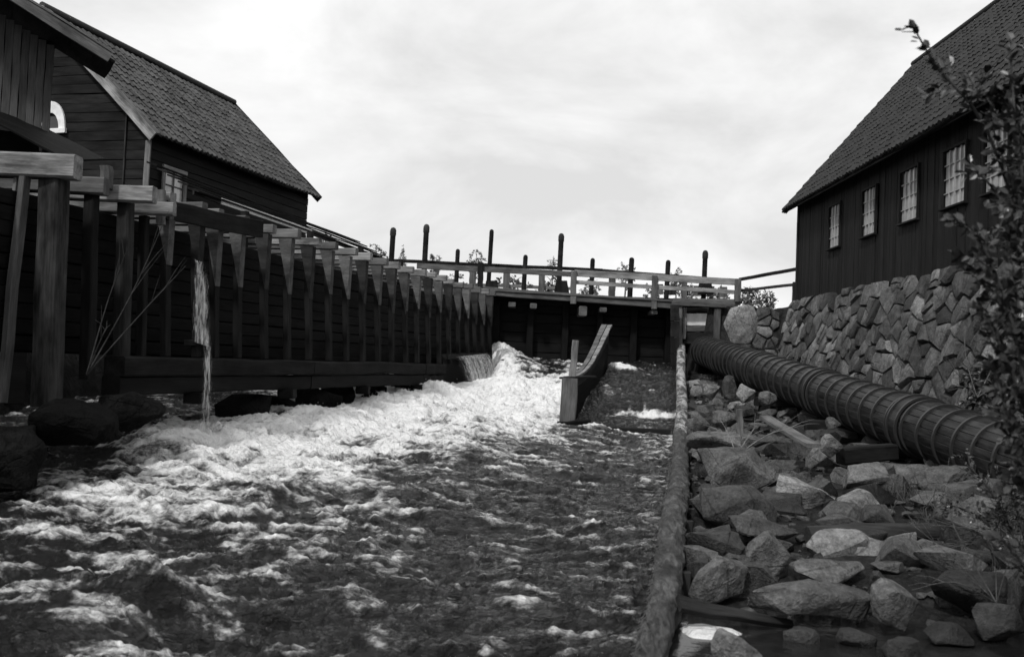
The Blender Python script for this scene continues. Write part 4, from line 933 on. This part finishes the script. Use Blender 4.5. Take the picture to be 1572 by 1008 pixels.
shrub('leafy_shrub', 'tall leafy shrub in front of the boarded building at the right edge', b1,
      [[P(1600, 700, 6.4), P(1575, 400, 6.3), P(1515, 200, 6.2), P(1440, 105, 6.1), P(1404, 45, 6.0)],
       [P(1610, 700, 6.2), P(1590, 420, 6.1), P(1560, 200, 6.0), P(1550, 60, 6.0)],
       [P(1600, 760, 6.0), P(1560, 520, 5.9), P(1510, 380, 5.8), P(1462, 335, 5.8)],
       [P(1610, 800, 6.2), P(1570, 560, 6.1), P(1520, 440, 6.0), P(1470, 395, 6.0)],
       [P(1620, 700, 6.5), P(1600, 480, 6.4), P(1550, 330, 6.3), P(1490, 250, 6.3)],
       [P(1630, 600, 6.6), P(1600, 300, 6.5), P(1580, 120, 6.4)],
       [P(1600, 780, 6.0), P(1570, 620, 6.0), P(1530, 520, 5.9), P(1500, 470, 5.9)],
       [P(1620, 500, 6.3), P(1580, 250, 6.2), P(1540, 150, 6.2), P(1490, 150, 6.2)],
       [P(1600, 700, 6.0), P(1565, 480, 6.0), P(1540, 330, 6.0)], [P(1615, 600, 6.3), P(1585, 420, 6.2), P(1550, 260, 6.2)], [P(1590, 800, 6.0), P(1550, 650, 6.0), P(1525, 560, 6.0)],
       [P(1640, 500, 6.7), P(1620, 250, 6.7), P(1570, 60, 6.6)]], .068, 52, 280, .95, .5)
for (bx_, by_, Yb_, st, lab, lf) in (
    ((7.6), 12.2, 12.2, [(1480, 560), (1530, 520), (1560, 590), (1500, 620), (1550, 650)], 'low weedy shrub in front of the stone wall above the near pipe', .07),
    ((5.3), 9.8, 9.8, [(1470, 700), (1530, 720), (1560, 760), (1440, 770), (1510, 790)], 'scrubby weeds growing among rocks under the near pipe', .055)):
    b = Vector((bx_, by_, float(ground(bx_, by_))))
    shrub('weedy_shrub', lab, b, [[b.lerp(P(x, y, Yb_), .5)+Vector((U(-.2, .2), 0, .2)), P(x, y, Yb_)] for (x, y) in st], lf, 26, 60, .8, .5)
for (wy, wz, lab) in ((16.2, .9, 'leafy weed sprouting from the stone wall under the near windows'), (18.5, -.1, 'leafy weed at the foot of the stone wall behind the pipe'), (15.4, -.3, 'dense weed on the stone wall at the right edge')):
    b = rwp(wy, wz)+Vector((-.06, 0, 0)); shrub('wall_weed', lab, b, [[b+Vector((-.2, U(-.4, .4), U(-.1, .25))), b+Vector((-.32, U(-.9, .9), U(-.5, .45)))] for _ in range(6)], .09, 40, 40, .9, .45)
# bare twigs
def twigs(name, label, base, tips, mat, w=.008):
    t = thing(name, base, label, 'twigs')
    for tp in tips:
        mid = Vector(base).lerp(tp, .5)+Vector((U(-.1, .1), U(-.1, .1), U(.02, .15))); pts = bez([base, mid, tp], 9); pole('stem', pts, [w*(1-.7*i/8) for i in range(9)], mat, t, 5)
        for i in (4, 5, 6, 7):
            q = pts[i]+(pts[i]-pts[i-2])*U(.6, 1.4)+Vector((U(-.18, .18), U(-.1, .1), U(-.05, .12))); pole('twig', [pts[i], pts[i].lerp(q, .5)+Vector((0, 0, .02)), q], [w*.45, w*.35, w*.2], mat, t, 4, cap=False)
twigs('bare_sapling', 'bare pale sapling twigs in front of the flume props', P(133, 575, 12.6), [P(196, 380, 12.9), P(250, 345, 13.1), P(285, 408, 13.2), P(165, 500, 12.8)], 'wood_dim', .012)
twigs('dry_weeds', 'dry bent weed stems above the pool at the right edge', P(1530, 925, 8.6), [P(1395, 800, 8.7), P(1450, 740, 9.0), P(1420, 860, 8.5), P(1575, 850, 8.5), P(1480, 800, 8.9), P(1400, 905, 8.3)], 'wood_grey', .005)
twigs('dry_weeds', 'pale stalks leaning left below the near end of the pipe', P(1560, 830, 10.2), [P(1440, 758, 10.4), P(1425, 806, 10.3), P(1500, 735, 10.6), P(1460, 840, 10.0)], 'wood_grey', .006)
twigs('dry_weeds', 'tangle of thin stems hanging over the wall behind the near pipe', P(1500, 610, 17.2), [P(1440, 545, 17.4), P(1480, 520, 17.4), P(1540, 535, 17.2), P(1455, 600, 17.0), P(1560, 590, 16.8)], 'wood_grey', .01)
twigs('dry_weeds', 'thin dry stalks in front of the stones below the pipe crib', P(1130, 700, 14.6), [P(1160, 655, 14.8), P(1235, 652, 15.0), P(1100, 660, 14.9)], 'twig_pale', .008)
# dry grass along the wall foot and between rocks
vs = []; fs = []; r2 = random.Random(9); tufts = []
for _ in range(330):
    if r2.random() < .55: Y = r2.uniform(9, 22); X = r2.uniform(7.9, 9.05)
    else: Y = r2.uniform(8.9, 16); X = r2.uniform(4.6, 7.8)+.1*(Y-9)
    tufts.append((X, Y))
for (tx_, ty_) in tufts:
    hh = r2.uniform(.12, .42); lean = Vector((r2.gauss(0, .6), r2.gauss(0, .6), 0))
    for _ in range(r2.randint(6, 26)):
        X = tx_+r2.gauss(0, .09); Y = ty_+r2.gauss(0, .09); g = float(-.02+bank(X, Y)); h = hh*r2.uniform(.5, 1.2); a = r2.uniform(0, 6.28); w = r2.uniform(.003, .008)
        l = Vector((r2.gauss(0, .45), r2.gauss(0, .45), 1))*h; p = Vector((X, Y, g)); s = Vector((math.cos(a)*w, math.sin(a)*w, 0)); b = len(vs); m = p+l*.6
        vs += [p-s, p+s, m+s*.7, m-s*.7, p+l+lean*h*.7+Vector((0, 0, -.25*h*lean.length))]; fs += [(b, b+1, b+2, b+3), (b+3, b+2, b+4)]
tag(link('dry_grass', mesh('dry_grass', vs, fs), 'grass_dry'), 'dry grass and weeds between the rocks and the pipe', 'grass', None, 'stuff')

# far trees beyond the pond
def tree(x, ytop, Y, w, label, conif=False, seed=0, dens=260, name='far_tree', zb=2.3):
    r = random.Random(seed); top = P(x, ytop, Y); h = top.z-zb; base = Vector((top.x, Y, zb)); t = thing(name, base, label, 'tree', 'trees beyond the pond')
    wm = w*Y/F; pole('trunk', [base, base.lerp(top, .5)+Vector((r.uniform(-.2, .2), 0, 0)), top-Vector((0, 0, h*.04))], [h*.018, h*.011, h*.003], 'bark', t, 7)
    ms = []
    lo = .25 if not conif else .12
    for k in range(14):
        f = lo+(1-lo)*k/14; p = base.lerp(top, f); a = r.uniform(0, 6.28); rad = wm/2*((1-f)*1.1+.08 if conif else math.sin(min(1, (1-f)*1.25+.12)*math.pi*.62)*r.uniform(.6, 1.1))
        tip = p+Vector((math.cos(a)*rad, math.sin(a)*rad, rad*(.1 if conif else .55))); pole('limb', [p, p.lerp(tip, .5)+Vector((0, 0, .1)), tip], [h*.006, h*.004, h*.002], 'bark', t, 4, cap=False)
    rzz = wm*(.75 if not conif else 1.3); cc = top-Vector((0, 0, rzz*.95))
    for k in range(max(40, dens//4)):
        v = rv(r)*r.random()**.4; f = .5+.5*v.z; wd_ = (1-f)**.8*1.25+.05 if conif else 1.0
        c0 = cc+Vector((v.x*wm/2*wd_, v.y*wm/2*wd_, v.z*rzz))
        for q in range(11): ms.append(leafmat_at(c0+rv(r)*wm*.085*r.random()**.5, rv(r), wm*.10*r.uniform(.6, 1.3), r))
    joined_leaves('crown', ms, 'leaf_far', t, base)
tree(578, 371, 130, 34, 'far tree with forked top left of the two tall left gate stems', False, 1)
tree(619, 378, 135, 18, 'narrow pointed far tree between the two tall left gate stems', True, 2)
tree(667, 390, 140, 26, 'low round far tree just right of the second gate stem', False, 3)
tree(732, 384, 128, 30, 'spreading far tree left of the slim tall gate stem', False, 4, 200)
tree(849, 393, 132, 18, 'thin far tree left of the tall middle gate stem', False, 5, 140)
tree(500, 352, 150, 20, 'faint far tree top at the corner of the mill', False, 6, 120)
tree(962, 402, 140, 30, 'low far tree at the foot of the gate stem third from the intake', False, 7, 200)
tree(1040, 412, 140, 30, 'low far tree just left of the stem above the intake gate', False, 8, 200)
for i, (x, y, Y, w) in enumerate([(700, 418, 105, 40), (790, 422, 104, 70), (845, 424, 106, 50), (905, 428, 104, 36), (1010, 432, 106, 50), (1060, 436, 105, 40), (1105, 440, 104, 36)]):
    tree(x, y, Y, w, 'far lakeside bush seen through the bridge railing, '+['at the left end', 'right of the slim tall stem', 'left of the tall middle stem', 'right of the tall middle stem', 'between the two short right stems', 'left of the stem above the intake', 'right of the stem above the intake'][i], False, 20+i, 300, 'far_bush')
for i, (x, y, Y, w) in enumerate([(1150, 440, 44, 40), (1095, 447, 43, 34), (1178, 446, 42, 30)]):
    tree(x, y, Y, w, ['bush behind the rail fence next to the bridge end', 'low bush behind the bridge railing above the intake', 'low bush behind the rail fence near the building corner'][i], False, 40+i, 420, 'bush', 2.25)
